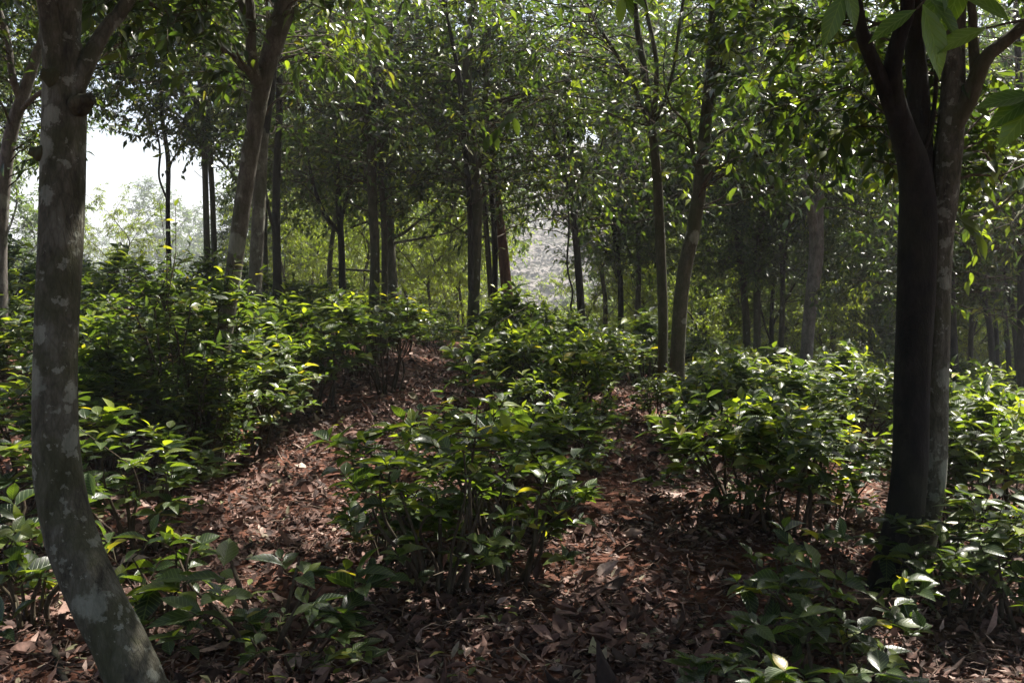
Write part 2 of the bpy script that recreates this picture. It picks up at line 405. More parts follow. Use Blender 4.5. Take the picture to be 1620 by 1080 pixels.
# ------------------------------------------------------------------ where the sun comes through the canopy
# (px, py on ground in the photo, radius m, strength 0..1)
LIT = []
def litspot(px, py, d, r, s): p = P(px, py, d); LIT.append((p[0], p[1], r, s))
for a in [(600, 640, 8.0, 1.3, 1), (480, 700, 7.0, .9, 1), (660, 590, 9, 1.0, .95), (450, 530, 8.6, 1.3, .98), (520, 760, 6.0, .7, .9), (650, 850, 5.2, .4, .5),
          (980, 830, 5.4, .45, .55), (1000, 760, 6.2, .5, .5), (1060, 900, 4.7, .3, .4), (800, 660, 6.2, .5, .8), (860, 570, 8.2, 1.2, .85),
          (1230, 700, 5.8, .9, .98), (1330, 620, 9, 1.3, .85), (1150, 590, 8.5, 1.0, .8), (1560, 700, 7.5, 1.3, 1), (1600, 600, 10, 1.5, .9), (1580, 870, 5.0, .6, .45),
          (100, 600, 6.5, 1.6, .85), (200, 480, 9.5, 2.2, .92), (0, 450, 8, 1.8, .9), (300, 560, 7.5, .9, .55), (130, 760, 5.0, .6, .45), (700, 540, 11, 2, .9), (1000, 560, 12, 2, .85),
          (560, 1010, 4.0, .25, .2), (1250, 1000, 4.2, .5, .15), (350, 820, 4.6, .5, .3)]:
    litspot(*a)
def lit_prob(x, y):
    b = np.full_like(x, .03)
    for (lx, ly, r, s) in LIT:
        b = np.maximum(b, s * np.exp(-(((x - lx) ** 2 + (y - ly) ** 2) / (r * r)) ** 1.5))
    b = np.maximum(b, .42 * sstep(10.5, 13.5, y))
    b = np.where((x < -7.5) | (x > 7.5), np.maximum(b, .3), b)
    return b
def cut_by_sun(p):
    """True where a leaf may stay: leaves standing in the sun shafts fall away"""
    zr = G(p[:, 0], p[:, 1]) + .4
    k = (p[:, 2] - zr) / SUN[2]
    x = p[:, 0] - SUN[0] * k; y = p[:, 1] - SUN[1] * k
    zr = G(x, y) + .4
    k = (p[:, 2] - zr) / SUN[2]
    x = p[:, 0] - SUN[0] * k; y = p[:, 1] - SUN[1] * k
    n = .55 * vnoise(x + 50, y + 50, .34) + .45 * vnoise(x + 9, y + 77, .15)
    b = lit_prob(x, y)
    lo = .78 - .66 * b            # noise is roughly .15.. .85
    open_ = n > lo
    r = rng.random(len(p))
    vis = in_view(p, .05) & (p[:, 1] > 6)
    return ~(open_ & (r < np.where(vis, .66, .998)))

# ------------------------------------------------------------------ tree builder
def in_view(p, m=.12):
    y = p[:, 1]; dz = p[:, 2] - EYE
    a = p[:, 0] / np.maximum(y, .1); b = dz / np.maximum(y, .1)
    return (y > .3) & (np.abs(a) < .52 + m) & (b < .28 + m) & (b > -.45)

def grow_crown(geo, skel, srad, cen, rad, nb, ntw, nl, leaf, tpl_near, lw=.42, cut=False, young=.12, rs=None, zlow=None, mat_leaf=0, mat_wood=1, hang=.3, low=0, lowtpl=None):
    """branches from the skeleton to points in an ellipsoid, twigs along each, leaves along each twig"""
    rs = rs or rng
    # targets
    u = unit(rs.normal(size=(nb, 3))); r = rs.random(nb) ** .38
    tg = np.asarray(cen) + u * r[:, None] * np.asarray(rad)
    if low:
        k_ = rs.random(nb) < low
        tg[k_, 2] = zlow + 2.3 * rs.random(int(k_.sum())) ** .8 + .2
    if zlow is not None: tg[:, 2] = np.maximum(tg[:, 2], zlow + rs.random(nb) * .6)
    # attach below the target
    D = np.linalg.norm(tg[:, None] - skel[None], axis=-1) + np.where(skel[None, :, 2] > tg[:, None, 2] - .15, 2.2, 0)
    idx = D.argmin(1); st = skel[idx]; r0 = np.minimum(srad[idx] * .5, .007 + .006 * rs.random(nb) ** 3)
    K = 7; t = np.linspace(0, 1, K)[None, :, None]
    ln = np.linalg.norm(tg - st, axis=1)[:, None, None]
    mid = (st + tg) / 2 + rs.normal(size=st.shape) * .10 * ln[:, 0] + np.array([0, 0, .10]) * ln[:, 0]
    B = st[:, None] * (1 - t) ** 2 + 2 * mid[:, None] * t * (1 - t) + tg[:, None] * t ** 2
    B[:, 1:-1] += rs.normal(size=(nb, K - 2, 3)) * .022 * ln
    R = np.maximum(r0[:, None] * (1 - t[0, :, 0][None] * .8), .0022)
    # twigs
    bi = np.repeat(np.arange(nb), ntw); tt = .3 + .7 * rs.random(nb * ntw) ** .7
    k = tt * (K - 1); k0 = np.minimum(k.astype(int), K - 2); fr = (k - k0)[:, None]
    s = B[bi, k0] * (1 - fr) + B[bi, k0 + 1] * fr
    axd = unit(B[bi, k0 + 1] - B[bi, k0])
    dirn = unit(axd * .5 + rs.normal(size=s.shape) * .75 + np.array([0, 0, .05]))
    tl = (.22 + .3 * rs.random(len(s)))
    e = s + dirn * tl[:, None] - np.array([0, 0, 1]) * (tl ** 2)[:, None] * hang * 1.2
    m = (s + e) / 2 + rs.normal(size=s.shape) * .02 + np.array([0, 0, .02])
    # leaves
    N = len(s) * nl; ti = np.repeat(np.arange(len(s)), nl)
    lt = np.tile((np.arange(nl) + .6) / nl, len(s)) + rs.normal(size=N) * .03; lt = np.clip(lt, .1, 1)[:, None]
    pos = s[ti] * (1 - lt) ** 2 + 2 * m[ti] * lt * (1 - lt) + e[ti] * lt ** 2
    td = unit(e - s)[ti]
    side = unit(np.cross(td, np.array([0, 0, 1.0])) + 1e-3) * np.where(np.arange(N) % 2 == 0, 1, -1)[:, None]
    dr = unit(td * .7 + side * .8 + rs.normal(size=(N, 3)) * .35 - np.array([0, 0, hang]))
    nr = unit(np.array([0, 0, 1.0]) + rs.normal(size=(N, 3)) * .45)
    L = leaf * (.65 + .6 * rs.random(N))
    yg = ((rs.random(len(s)) < young).astype(float) * (.4 + .6 * rs.random(len(s))))[ti]
    keep = np.ones(N, bool)
    if cut:
        keep = cut_by_sun(pos)
        keep &= ~((pos[:, 1] > 9) & (pos[:, 2] > EYE + .30 * pos[:, 1]) & (rs.random(N) < .5))
        keep &= ~((np.abs(pos[:, 0]) < .6 * np.maximum(pos[:, 1], 0) + .3) & (pos[:, 1] > -.3) & (pos[:, 1] < 2.6) & (pos[:, 2] < EYE + .32 * pos[:, 1] + .1))
        fr_ = np.bincount(bi[ti], weights=keep, minlength=nb) / (ntw * nl)
        bk = fr_ > .3
        keep &= bk[bi[ti]]
    else: bk = np.ones(nb, bool)
    V_, F_ = tubes(B[bk], R[bk], 5); geo.add(V_, F_, mat_wood)
    tk = np.zeros(len(s), bool); tk[ti[keep]] = True
    TB = np.stack([s, m, e], 1)[tk]; V_, F_ = tubes(TB, np.tile([.0032, .0025, .0012], (len(TB), 1)), 3); geo.add(V_, F_, mat_wood)
    if lowtpl is not None: iv = in_view(pos) & (pos[:, 1] < 8.5)
    else: iv = np.ones(N, bool)
    for sel, tpl in ((keep & iv, tpl_near), (keep & ~iv, lowtpl)):
        if sel.any():
            q = int(sel.sum())
            leaves(geo, tpl, pos[sel], dr[sel], nr[sel], L[sel], L[sel] * lw, droop=.12 + .3 * rs.random(q), fold=.1 + .2 * rs.random(q), mat=mat_leaf, at=yg[sel])
    return int(keep.sum())

TREES = []
def trunk_mesh(name, pts, rad, mats, parent, sides=14, n=None, lump=.06, seed=0, label=None):
    pts = np.asarray(pts, float); L = np.linalg.norm(np.diff(pts, axis=0), axis=1).sum()
    n = n or int(np.clip(L / .09, 8, 90))
    c = catmull(np.hstack([pts, np.asarray(rad)[:, None]]), n)
    w = c[:, :3].copy()
    r2 = np.random.default_rng(seed + 5); ph = r2.random(4) * 6.28; s = np.linspace(0, L, n)
    w[:, 0] += np.sin(s * 3.1 + ph[0]) * c[:, 3] * .16; w[:, 1] += np.sin(s * 2.7 + ph[1]) * c[:, 3] * .16
    g = Geo(); V_, F_ = tubes(w[None], np.maximum(c[None, :, 3], .002), sides, lump=lump, seed=seed); g.add(V_, F_)
    org = np.array(parent.location) if parent is not None else (0, 0, 0)
    o = new_obj(name, g.build(name, origin=org, attr=False), mats, parent)
    if label: o['label'] = label
    return c[:, :3], c[:, 3]

def px_path(spec):
    """[(px,py,d,width_px)] -> points, radii"""
    pts = np.array([P(a, b, d) for a, b, d, w in spec]); rad = np.array([w * (.93 if d < 5.5 else .82) * d / 1575 / 2 for a, b, d, w in spec])
    return pts, rad

def tree(label, spec, bark, limbs=(), height=7.5, crown=None, nb=150, ntw=10, nl=10, leaf=.098, name="tree", group=None, seed=0, cut=True, knots=(), leafmat=None, lean=None, sides=14, young=.12, zlow=1.95, flare=1.45, extra=(), low=.5):
    rs = np.random.default_rng(1000 + seed)
    pts, rad = px_path(spec)          # given top first or bottom first -> sort bottom first
    if pts[0, 2] > pts[-1, 2]: pts = pts[::-1]; rad = rad[::-1]
    # down into the ground
    gb = g1(pts[0, 0], pts[0, 1])
    if pts[0, 2] > gb + .05:
        step = pts[0] - pts[1]; step = step / abs(step[2]) * .5 if abs(step[2]) > .1 else np.array([0, 0, -.5])
        b = pts[0] + step * min(1, (pts[0, 2] - gb)); b[2] = gb - .03
        pts = np.vstack([b, pts]); rad = np.concatenate([[rad[0] * flare], rad])
    base = pts[0].copy(); b0 = base.copy(); b0[2] -= .12
    pts = np.vstack([b0, pts]); rad = np.concatenate([[rad[0] * 1.12], rad])
    top = pts[-1]
    gz = gb
    # up to the crown top
    ztop = gz + height
    if top[2] < ztop - .5:
        dr = unit(pts[-1] - pts[-2]); dr = unit(dr * np.array([.6, .6, 1]) + rs.normal(size=3) * .1)
        p = top.copy(); r = rad[-1]; k = 4; h = (ztop - top[2]) / k
        for i in range(k):
            p = p + np.array([dr[0] / dr[2] * h * .5 + rs.normal() * .12, dr[1] / dr[2] * h * .5 + rs.normal() * .12, h])
            r = r * .72; pts = np.vstack([pts, p]); rad = np.append(rad, max(r, .008))
    root = empty(name, (base[0], base[1], gz), label, 'tree', group)
    S, R = trunk_mesh("trunk", pts, rad, bark, root, sides=sides, seed=seed, n=int(np.clip(height / .1, 30, 110)))
    sk = [S]; sr = [R]
    for i, lb in enumerate(limbs):
        sp = lb['p'] if isinstance(lb, dict) else lb
        m_ = lb.get('m', bark) if isinstance(lb, dict) else bark
        lp, lr = px_path(sp)
        up = lb.get('up', 1.6) if isinstance(lb, dict) else 1.6
        if up > 0:
            d_ = unit(lp[-1] - lp[-2]); q = lp[-1].copy(); r = lr[-1]
            for j in range(3):
                q = q + d_ * up / 3 + rs.normal(size=3) * .06 + np.array([0, 0, .06]); r *= .7
                lp = np.vstack([lp, q]); lr = np.append(lr, max(r, .005))
        s2, r2 = trunk_mesh("limb", lp, lr, m_, root, sides=10, seed=seed * 7 + i, n=int(np.clip(len(lp) * 7, 14, 50)))
        sk.append(s2); sr.append(r2)
    for (kx, ky, kd, kr) in knots:       # healed-over branch stubs: a flared collar with a ragged hollow end
        c = P(kx, ky, kd); g = Geo(); sg = 1 if kx > spec[0][0] else -1
        ax = unit(np.array([sg * 1.0, -.35, .35])); q = np.array([-2.6, -1.5, -.7, 0, .5, .62, .35])
        pp = c + ax * (q * kr)[:, None]; V_, F_ = tubes(pp[None], (kr * np.array([1.3, 1.75, 1.35, 1.0, .95, .6, .08]))[None], 14, lump=.32, seed=int(kx + ky)); g.add(V_, F_)
        new_obj("knot", g.build("knot", origin=np.array(root.location), attr=False), M_BARKM, root)
    S = np.vstack(sk); R = np.concatenate(sr)
    sel = S[:, 2] > gz + 1.3
    cz = gz + (zlow + height) / 2 + .2
    ctr = S[S[:, 2] > gz + height * .55].mean(0) if (S[:, 2] > gz + height * .55).any() else top
    crown = crown or {}
    cen = np.array([ctr[0] + crown.get('dx', 0), ctr[1] + crown.get('dy', 0), cz]); rad3 = (crown.get('r', 2.2), crown.get('r', 2.2), (height - zlow) / 2 + .4)
    g = Geo()
    n = grow_crown(g, S[sel] if sel.any() else S, R[sel] if sel.any() else R, cen, rad3, nb, ntw, nl, leaf, T_MID, cut=cut, rs=rs, zlow=gz + zlow - .4, young=young, lowtpl=T_LO, low=low)
    for (ex, ey, ed, er, enb) in extra:      # low boughs hanging into the picture
        n += grow_crown(g, S[sel], R[sel], P(ex, ey, ed), (er, er, er * .6), enb, ntw, nl, leaf, T_MID, cut=cut, rs=rs, young=young, lowtpl=T_LO)
    new_obj("crown", g.build("crown", origin=np.array(root.location)), [leafmat or M_TREE, M_STEM], root)
    TREES.append(n)
    return root

# ------------------------------------------------------------------ trees near and middle
tree('stout foreground tree with pale lichen spots, its trunk curving out of the bottom left corner',
     [(100, 0, 3.0, 66), (102, 80, 3.0, 66), (103, 160, 3.0, 72), (95, 300, 2.98, 74), (86, 450, 2.95, 71), (84, 600, 2.92, 70), (91, 740, 2.9, 76), (118, 850, 2.88, 84), (165, 955, 2.85, 88), (215, 1060, 2.82, 93)],
     M_BARK, limbs=[[(104, 190, 3.0, 20), (94, 118, 2.98, 38), (82, 60, 2.96, 34), (72, 0, 2.93, 30), (66, -60, 2.9, 28)], [(108, 180, 3.0, 20), (128, 124, 3.0, 34), (150, 78, 3.03, 28), (172, 40, 3.06, 24), (208, -10, 3.1, 22)]],
     knots=[(140, 158, 2.96, .022), (70, 118, 2.95, .016), (51, 240, 2.96, .014)], height=7.5, seed=1, sides=28, zlow=3.4, low=0, nb=300, crown=dict(r=2.3))
tree('slim leaning grey tree rising out of the dark leafy thicket left of the path',
     [(452, -20, 6.6, 42), (440, 40, 6.6, 40), (418, 120, 6.6, 34), (402, 220, 6.6, 32), (384, 330, 6.6, 31), (368, 430, 6.6, 30), (352, 540, 6.6, 32), (342, 660, 6.55, 34)],
     M_BARK2, limbs=[[(412, 150, 6.6, 22), (398, 90, 6.5, 20), (398, 20, 6.5, 18), (392, -20, 6.5, 16)], [(405, 130, 6.6, 16), (380, 100, 6.4, 13), (330, 60, 6.2, 11), (290, 30, 6.0, 9)], [(400, 60, 6.6, 18), (385, 10, 6.6, 16), (370, -30, 6.6, 14)]],
     height=7, seed=2, zlow=3.1, low=0, nb=170, extra=[(300, 40, 6.0, .7, 6), (480, 40, 7.4, .8, 6)])
tree('pair of slender fused dark and pale stems directly behind the slim leaning grey tree',
     [(432, 60, 9, 22), (424, 140, 9, 22), (412, 250, 9, 24), (408, 350, 9, 25), (405, 460, 9, 28)],
     M_BARK2, limbs=[dict(p=[(418, 210, 9, 20), (432, 110, 8.9, 18), (440, 20, 8.9, 16)], m=M_BARKD)], height=7, seed=3, leaf=.1, zlow=2.6, low=.2)
tree('thin dark tree standing just right of the slim leaning grey tree',
     [(442, 60, 10.5, 12), (441, 180, 10.5, 13), (438, 300, 10.5, 15), (438, 450, 10.5, 18)], M_BARKD,
     limbs=[[(437, 380, 10.5, 7), (425, 330, 10.4, 6), (418, 290, 10.4, 5)]], height=7.4, seed=4, zlow=2.6, low=.3)
tree('very thin dark tree with a looping side stem against the bright sky gap',
     [(258, 90, 14, 8), (256, 180, 14, 8), (265, 250, 14, 9), (266, 320, 14, 9), (267, 400, 14, 10)], M_BARKD,
     limbs=[dict(p=[(263, 312, 14, 4), (252, 280, 13.9, 4), (253, 240, 13.9, 4), (247, 205, 13.9, 3)], up=.3), dict(p=[(266, 280, 14, 5), (272, 255, 14, 4), (290, 232, 14, 4)], up=.6)],
     height=6.6, seed=5, zlow=2.5, crown=dict(r=2.0), nb=80, sides=8, cut=False)
tree('left one of the two thin upright trees beside the bright sky gap',
     [(312, 40, 13, 10), (320, 160, 13, 11), (323, 260, 13, 12), (329, 410, 13, 13)], M_BARKM, height=7.2, seed=6, zlow=2.55, crown=dict(r=1.9), sides=8, nb=80, cut=False)
tree('right one of the two thin upright trees beside the bright sky gap',
     [(326, 60, 13.6, 9), (329, 160, 13.6, 10), (333, 260, 13.6, 11), (340, 410, 13.6, 12)], M_BARKM, height=7.2, seed=7, zlow=2.55, crown=dict(r=1.9), sides=8, nb=60, cut=False)
tree('pale grey forked tree at the left edge behind the stout foreground trunk',
     [(70, 40, 9, 16), (55, 90, 9, 20), (36, 150, 9, 23), (20, 200, 9, 25), (10, 270, 9, 25), (2, 350, 9, 27), (-4, 440, 9, 30)], M_BARKP,
     limbs=[[(32, 160, 9, 14), (20, 120, 8.9, 13), (14, 70, 8.9, 12), (0, 20, 8.9, 11)], [(30, 180, 9, 10), (60, 150, 8.8, 9), (100, 130, 8.6, 8)]], height=7, seed=8, zlow=2.6, low=.3, extra=[(60, 150, 8.6, 1.0, 8)])
tree('thin tree dividing low into a left leaning fork, in front of the sunny scrub',
     [(532, 180, 13, 10), (534, 290, 13, 11), (540, 380, 13, 13), (541, 470, 13, 15)], M_BARKD,
     limbs=[dict(p=[(538, 370, 13, 9), (515, 340, 12.9, 8), (500, 305, 12.9, 7), (490, 265, 12.9, 6)], up=1), dict(p=[(540, 350, 13, 7), (550, 310, 13, 6), (560, 270, 13, 5)], up=1)],
     height=6.8, seed=9, sides=9)
tree('straight lichened tree with a darkened upper trunk, left of the centre',
     [(588, 40, 11, 16), (588, 180, 11, 18), (589, 280, 11, 18), (592, 380, 11, 19), (591, 475, 11, 21)], M_BARKM,
     limbs=[[(587, 220, 11, 11), (575, 170, 10.9, 9), (560, 110, 10.9, 8)], [(590, 200, 11, 11), (606, 140, 10.9, 9), (615, 60, 10.9, 8)]], height=7.2, seed=10)
tree('narrow tree close beside the straight lichened one, slightly to its right',
     [(600, 120, 11.8, 10), (604, 260, 11.8, 11), (607, 360, 11.8, 12), (608, 470, 11.8, 13)], M_BARKM, height=7, seed=11, sides=9, nb=68)
tree('brown tree with long level side branches reaching right over the sunny scrub',
     [(612, 150, 16, 16), (616, 280, 16, 19), (617, 360, 16, 20), (620, 450, 16, 22)], M_BARKM,
     limbs=[dict(p=[(618, 378, 16, 8), (640, 368, 15.8, 6), (668, 345, 15.6, 5), (690, 330, 15.5, 4)], up=.5), dict(p=[(620, 385, 16, 6), (660, 378, 15.8, 5), (710, 368, 15.6, 4)], up=.5),
            dict(p=[(617, 365, 16, 6), (590, 350, 15.8, 5), (555, 360, 15.6, 4)], up=.3), dict(p=[(616, 430, 16, 6), (580, 428, 16, 5), (530, 425, 16, 4)], up=.2)],
     height=7, seed=12, cut=False)
tree('clump of close mossy stems standing at the head of the bare path',
     [(740, 60, 10.6, 16), (744, 180, 10.6, 18), (752, 290, 10.6, 24), (752, 380, 10.6, 22), (750, 510, 10.6, 24)], M_BARKM,
     limbs=[dict(p=[(746, 460, 10.5, 12), (743, 340, 10.5, 11), (735, 230, 10.4, 11), (728, 130, 10.4, 10)], m=M_BARKD), [(752, 300, 10.5, 12), (762, 230, 10.4, 11), (770, 120, 10.4, 10)],
            dict(p=[(744, 290, 10.5, 6), (722, 265, 10.3, 5), (695, 240, 10.1, 4)], up=.5)], height=7.2, seed=13, extra=[(760, 215, 9.6, .5, 6)])
tree('two thin dark entwined stems right of the mossy clump at the path head',
     [(772, 180, 12, 9), (778, 300, 12, 11), (782, 390, 12, 12), (783, 490, 12, 12)], M_BARKD,
     limbs=[dict(p=[(776, 480, 12, 9), (771, 380, 11.9, 10), (765, 300, 11.9, 9), (762, 200, 11.9, 8)], m=M_BARKM)], height=7, seed=14, sides=9)
tree('short leaning reddish brown trunk right of the mossy clump',
     [(778, 240, 12.5, 16), (786, 320, 12.5, 19), (794, 390, 12.5, 20), (806, 490, 12.5, 23)], M_BARKR, height=5.2, seed=15, nb=68)
tree('slim dark tree with a hanging vine before the pale terraced hillside',
     [(896, 120, 12, 10), (902, 230, 12, 12), (908, 330, 12, 13), (915, 420, 12, 14), (919, 515, 12, 16)], M_BARKD,
     limbs=[dict(p=[(905, 345, 12, 7), (930, 300, 11.9, 6), (945, 260, 11.9, 5)], up=.6), dict(p=[(906, 320, 12, 8), (890, 270, 11.9, 7), (878, 220, 11.9, 6)], up=1)], height=7, seed=16, sides=9)
tree('small slim tree with a round grey green crown right of the hanging vine',
     [(972, 330, 17, 10), (976, 400, 17, 11), (980, 440, 17, 11), (983, 515, 17, 12)], M_BARKD,
     limbs=[dict(p=[(978, 440, 17, 7), (968, 415, 17, 6), (955, 385, 17, 5)], up=.8)], height=5.6, seed=17, zlow=1.9, sides=8, nb=92, crown=dict(r=1.5), cut=False, leafmat=M_TREEF)
tree('slender upright tree with steep forks, left of the close pair right of centre',
     [(1005, -10, 9.4, 11), (1018, 110, 9.4, 14), (1032, 210, 9.4, 17), (1042, 300, 9.4, 18), (1046, 430, 9.4, 19), (1049, 598, 9.4, 21)], M_BARKM,
     limbs=[[(1030, 200, 9.4, 9), (1000, 130, 9.3, 8), (965, 70, 9.2, 7), (935, 20, 9.2, 6)], [(1033, 190, 9.4, 10), (1038, 100, 9.3, 9), (1020, 0, 9.3, 8)], [(1034, 200, 9.4, 7), (1060, 130, 9.3, 6), (1075, 40, 9.2, 6)]], height=7.2, seed=18, zlow=2.6, low=.25)
tree('leaning tree with a long bare bough, right one of the close pair',
     [(1130, -10, 9.2, 18), (1126, 90, 9.2, 21), (1119, 180, 9.2, 23), (1108, 290, 9.2, 25), (1096, 360, 9.2, 26), (1080, 450, 9.2, 27), (1072, 590, 9.2, 31)], M_BARKM,
     limbs=[dict(p=[(1106, 300, 9.2, 12), (1130, 272, 9.1, 11), (1165, 256, 9.0, 9), (1215, 240, 8.9, 7), (1260, 222, 8.8, 6)], up=.6),
            dict(p=[(1112, 270, 9.2, 7), (1140, 210, 9.1, 6), (1185, 202, 9.0, 6), (1210, 190, 9.0, 5)], up=.7), dict(p=[(1110, 290, 9.2, 10), (1096, 240, 9.2, 8), (1088, 200, 9.1, 6)], up=.8),
            [(1124, 170, 9.2, 13), (1145, 100, 9.0, 11), (1185, 20, 9.0, 10)]], height=7.4, seed=19, zlow=2.7, low=.25, extra=[(1290, 200, 8.4, .9, 12), (1220, 130, 8.6, .9, 10)])
tree('solid pale brown trunk with a stubby fork left of the twin foreground tree',
     [(1282, 180, 13.5, 16), (1296, 260, 13.5, 20), (1294, 330, 13.5, 26), (1290, 400, 13.5, 27), (1283, 470, 13.5, 25), (1277, 580, 13.5, 26)], M_BARKP,
     limbs=[dict(p=[(1292, 380, 13.5, 20), (1284, 330, 13.4, 18), (1276, 300, 13.4, 15), (1268, 240, 13.4, 12)], up=1)], height=7.2, seed=20, zlow=3.1)
tree('thin greenish stem tilting left, left one of three in the dark right hand grove',
     [(1150, 250, 17, 9), (1162, 350, 17, 10), (1174, 430, 17, 13), (1182, 555, 17, 15)], M_BARKM, height=7, seed=21, sides=8, cut=False, nb=104, crown=dict(r=2.1), leafmat=M_TREEF)
tree('thin upright greenish stem, middle one of three in the dark right hand grove',
     [(1210, 260, 16, 11), (1205, 340, 16, 12), (1199, 430, 16, 13), (1196, 560, 16, 15)], M_BARKM, limbs=[dict(p=[(1200, 400, 16, 5), (1220, 385, 16, 4), (1245, 370, 16, 3)], up=.3)], height=7, seed=22, sides=8, cut=False, nb=104, crown=dict(r=2.1), leafmat=M_TREEF)
tree('small dark forked tree, right one of three in the dark right hand grove',
     [(1226, 400, 18, 7), (1222, 480, 18, 8), (1219, 570, 18, 10)], M_BARKD, limbs=[dict(p=[(1220, 520, 18, 6), (1232, 495, 18, 5), (1246, 470, 18, 4)], up=.8), dict(p=[(1219, 540, 18, 5), (1206, 500, 18, 4), (1200, 450, 18, 4)], up=.8)],
     height=5.2, seed=23, zlow=1.5, sides=8, cut=False, nb=108, crown=dict(r=1.7), leafmat=M_TREEF)
# the two fused foreground stems at the right
tree('large twin stemmed foreground tree at right, left stem almost black and right stem pale',
     [(1438, -15, 4.7, 22), (1420, 60, 4.7, 26), (1408, 130, 4.72, 32), (1422, 200, 4.76, 40), (1442, 262, 4.8, 50), (1452, 340, 4.83, 60), (1454, 450, 4.83, 62), (1450, 560, 4.83, 60), (1442, 680, 4.82, 60), (1428, 800, 4.8, 64), (1410, 900, 4.78, 78), (1402, 955, 4.75, 98)], M_BARKK,
     limbs=[dict(p=[(1448, 890, 4.98, 52), (1466, 780, 4.98, 50), (1476, 640, 4.97, 48), (1484, 500, 4.95, 46), (1490, 380, 4.93, 46), (1496, 290, 4.92, 46), (1504, 180, 4.92, 42), (1506, 80, 4.95, 34), (1512, -20, 4.97, 28)], m=M_BARK),
            dict(p=[(1456, 470, 4.95, 22), (1457, 360, 4.95, 44), (1455, 260, 4.95, 42), (1452, 150, 4.95, 36), (1449, 60, 4.97, 30), (1452, -20, 5, 26)], m=M_BARKK),
            dict(p=[(1432, 250, 4.8, 14), (1416, 185, 4.74, 26), (1392, 120, 4.7, 24), (1366, 60, 4.66, 22), (1352, -15, 4.62, 20)], m=M_BARKK),
            dict(p=[(1496, 290, 4.92, 18), (1508, 205, 4.9, 32), (1530, 160, 4.86, 30), (1556, 95, 4.82, 26), (1590, 65, 4.8, 22), (1640, 20, 4.75, 20)], m=M_BARKM),
            dict(p=[(1540, 150, 4.85, 10), (1544, 110, 4.86, 18), (1540, 60, 4.9, 16), (1535, -10, 4.95, 14)], m=M_BARKM), dict(p=[(1462, 240, 4.8, 9), (1476, 190, 4.75, 8), (1482, 100, 4.7, 7), (1475, 0, 4.7, 6)], m=M_BARKK, up=.6)],
     height=8, seed=24, sides=28, zlow=3.0, low=0, nb=340, crown=dict(r=2.6), flare=1.2, extra=[(1590, 200, 5.5, .6, 5), (1330, 150, 6.2, .8, 12), (1400, 230, 6.4, .6, 7), (1560, 250, 7.2, .8, 9)])
tree('dark trunk cut by the right edge of the picture beyond the tea bushes',
     [(1618, 250, 11, 18), (1618, 400, 11, 19), (1617, 520, 11, 19), (1616, 660, 11, 20)], M_BARKD, height=7.2, seed=25, crown=dict(r=2.0), extra=[(1560, 340, 9, .9, 14)])
for i, (a, b, c_, w, d_) in enumerate([(1556, 1566, 1572, 12, 17), (1572, 1576, 1578, 9, 18), (1588, 1592, 1597, 10, 17.5), (1600, 1605, 1612, 12, 16.5)]):
    tree(['leaning dark stem, leftmost of the slim four near the right edge', 'thinnest of the slim four stems near the right edge, second from left', 'upright stem, third of the slim four near the right edge', 'thicker bent stem, rightmost of the slim four at right edge'][i],
         [(a - 14, 380, d_, w * .8), (a - 6, 440, d_, w * .9), (b, 520, d_, w), (c_, 610, d_, w * 1.1)], M_BARKD, height=7, seed=30 + i, sides=8, cut=False, nb=88, group='slim stems near the right edge', leafmat=M_TREEF)
tree('narrow dark trunk just right of the twin foreground tree, beyond the bushes',
     [(1500, 380, 14, 14), (1506, 470, 14, 15), (1510, 600, 14, 17)], M_BARKD, height=7, seed=35, sides=8, nb=96, cut=False)
# unseen trees added outside the frame so their crowns shade the clearing
for i, (x, y, h, r) in enumerate([(4.6, 2.6, 7.5, 2.5), (6.6, 5.6, 7.8, 2.5), (2.2, .4, 7.6, 2.4), (-2.6, -.6, 7.4, 2.5), (-5.6, 4.2, 7.4, 2.4), (.4, -3.0, 7.6, 2.6), (5.2, -1.2, 7.5, 2.5), (8.4, 8.6, 7.6, 2.3), (-7.6, 8.6, 7.2, 2.2), (-5.4, .6, 7.4, 2.4)]):
    z0 = g1(x, y)
    rs = np.random.default_rng(500 + i)
    root = empty('tree', (x, y, z0), 'unseen lichened tree added outside the picture to shade the clearing', 'tree', 'added shade trees outside the picture')
    pts = np.array([[x + rs.normal() * .05 * k, y + rs.normal() * .05 * k, z0 - .1 + (h + .1) * k / 5] for k in range(6)])
    S, R = trunk_mesh('trunk', pts, [.11, .085, .07, .05, .03, .01], M_BARK2, root, seed=50 + i, sides=10)
    g = Geo(); sel = S[:, 2] > z0 + 1.6
    n = grow_crown(g, S[sel], R[sel], (x, y, z0 + 5.6), (r, r, 2.5), 320, 10, 10, .12, T_LO, cut=True, rs=rs, zlow=z0 + 3.1, lowtpl=T_LO)
    new_obj('crown', g.build('crown', origin=np.array(root.location)), [M_TREE, M_STEM], root); TREES.append(n)
print("TREE LEAVES", sum(TREES), len(TREES))

# ------------------------------------------------------------------ far trees (copies share their meshes)
def copy_tree(o, loc, rz, s, label=None, group=None):
    c = o.copy(); COL.objects.link(c); c.location = loc; c.rotation_euler = (0, 0, rz); c.scale = (s, s, s)
    if label: c['label'] = label
    if group: c['group'] = group
    for ch in list(o.children):
        k = ch.copy(); COL.objects.link(k); k.parent = c
        if 'label' in k: pass
    return c

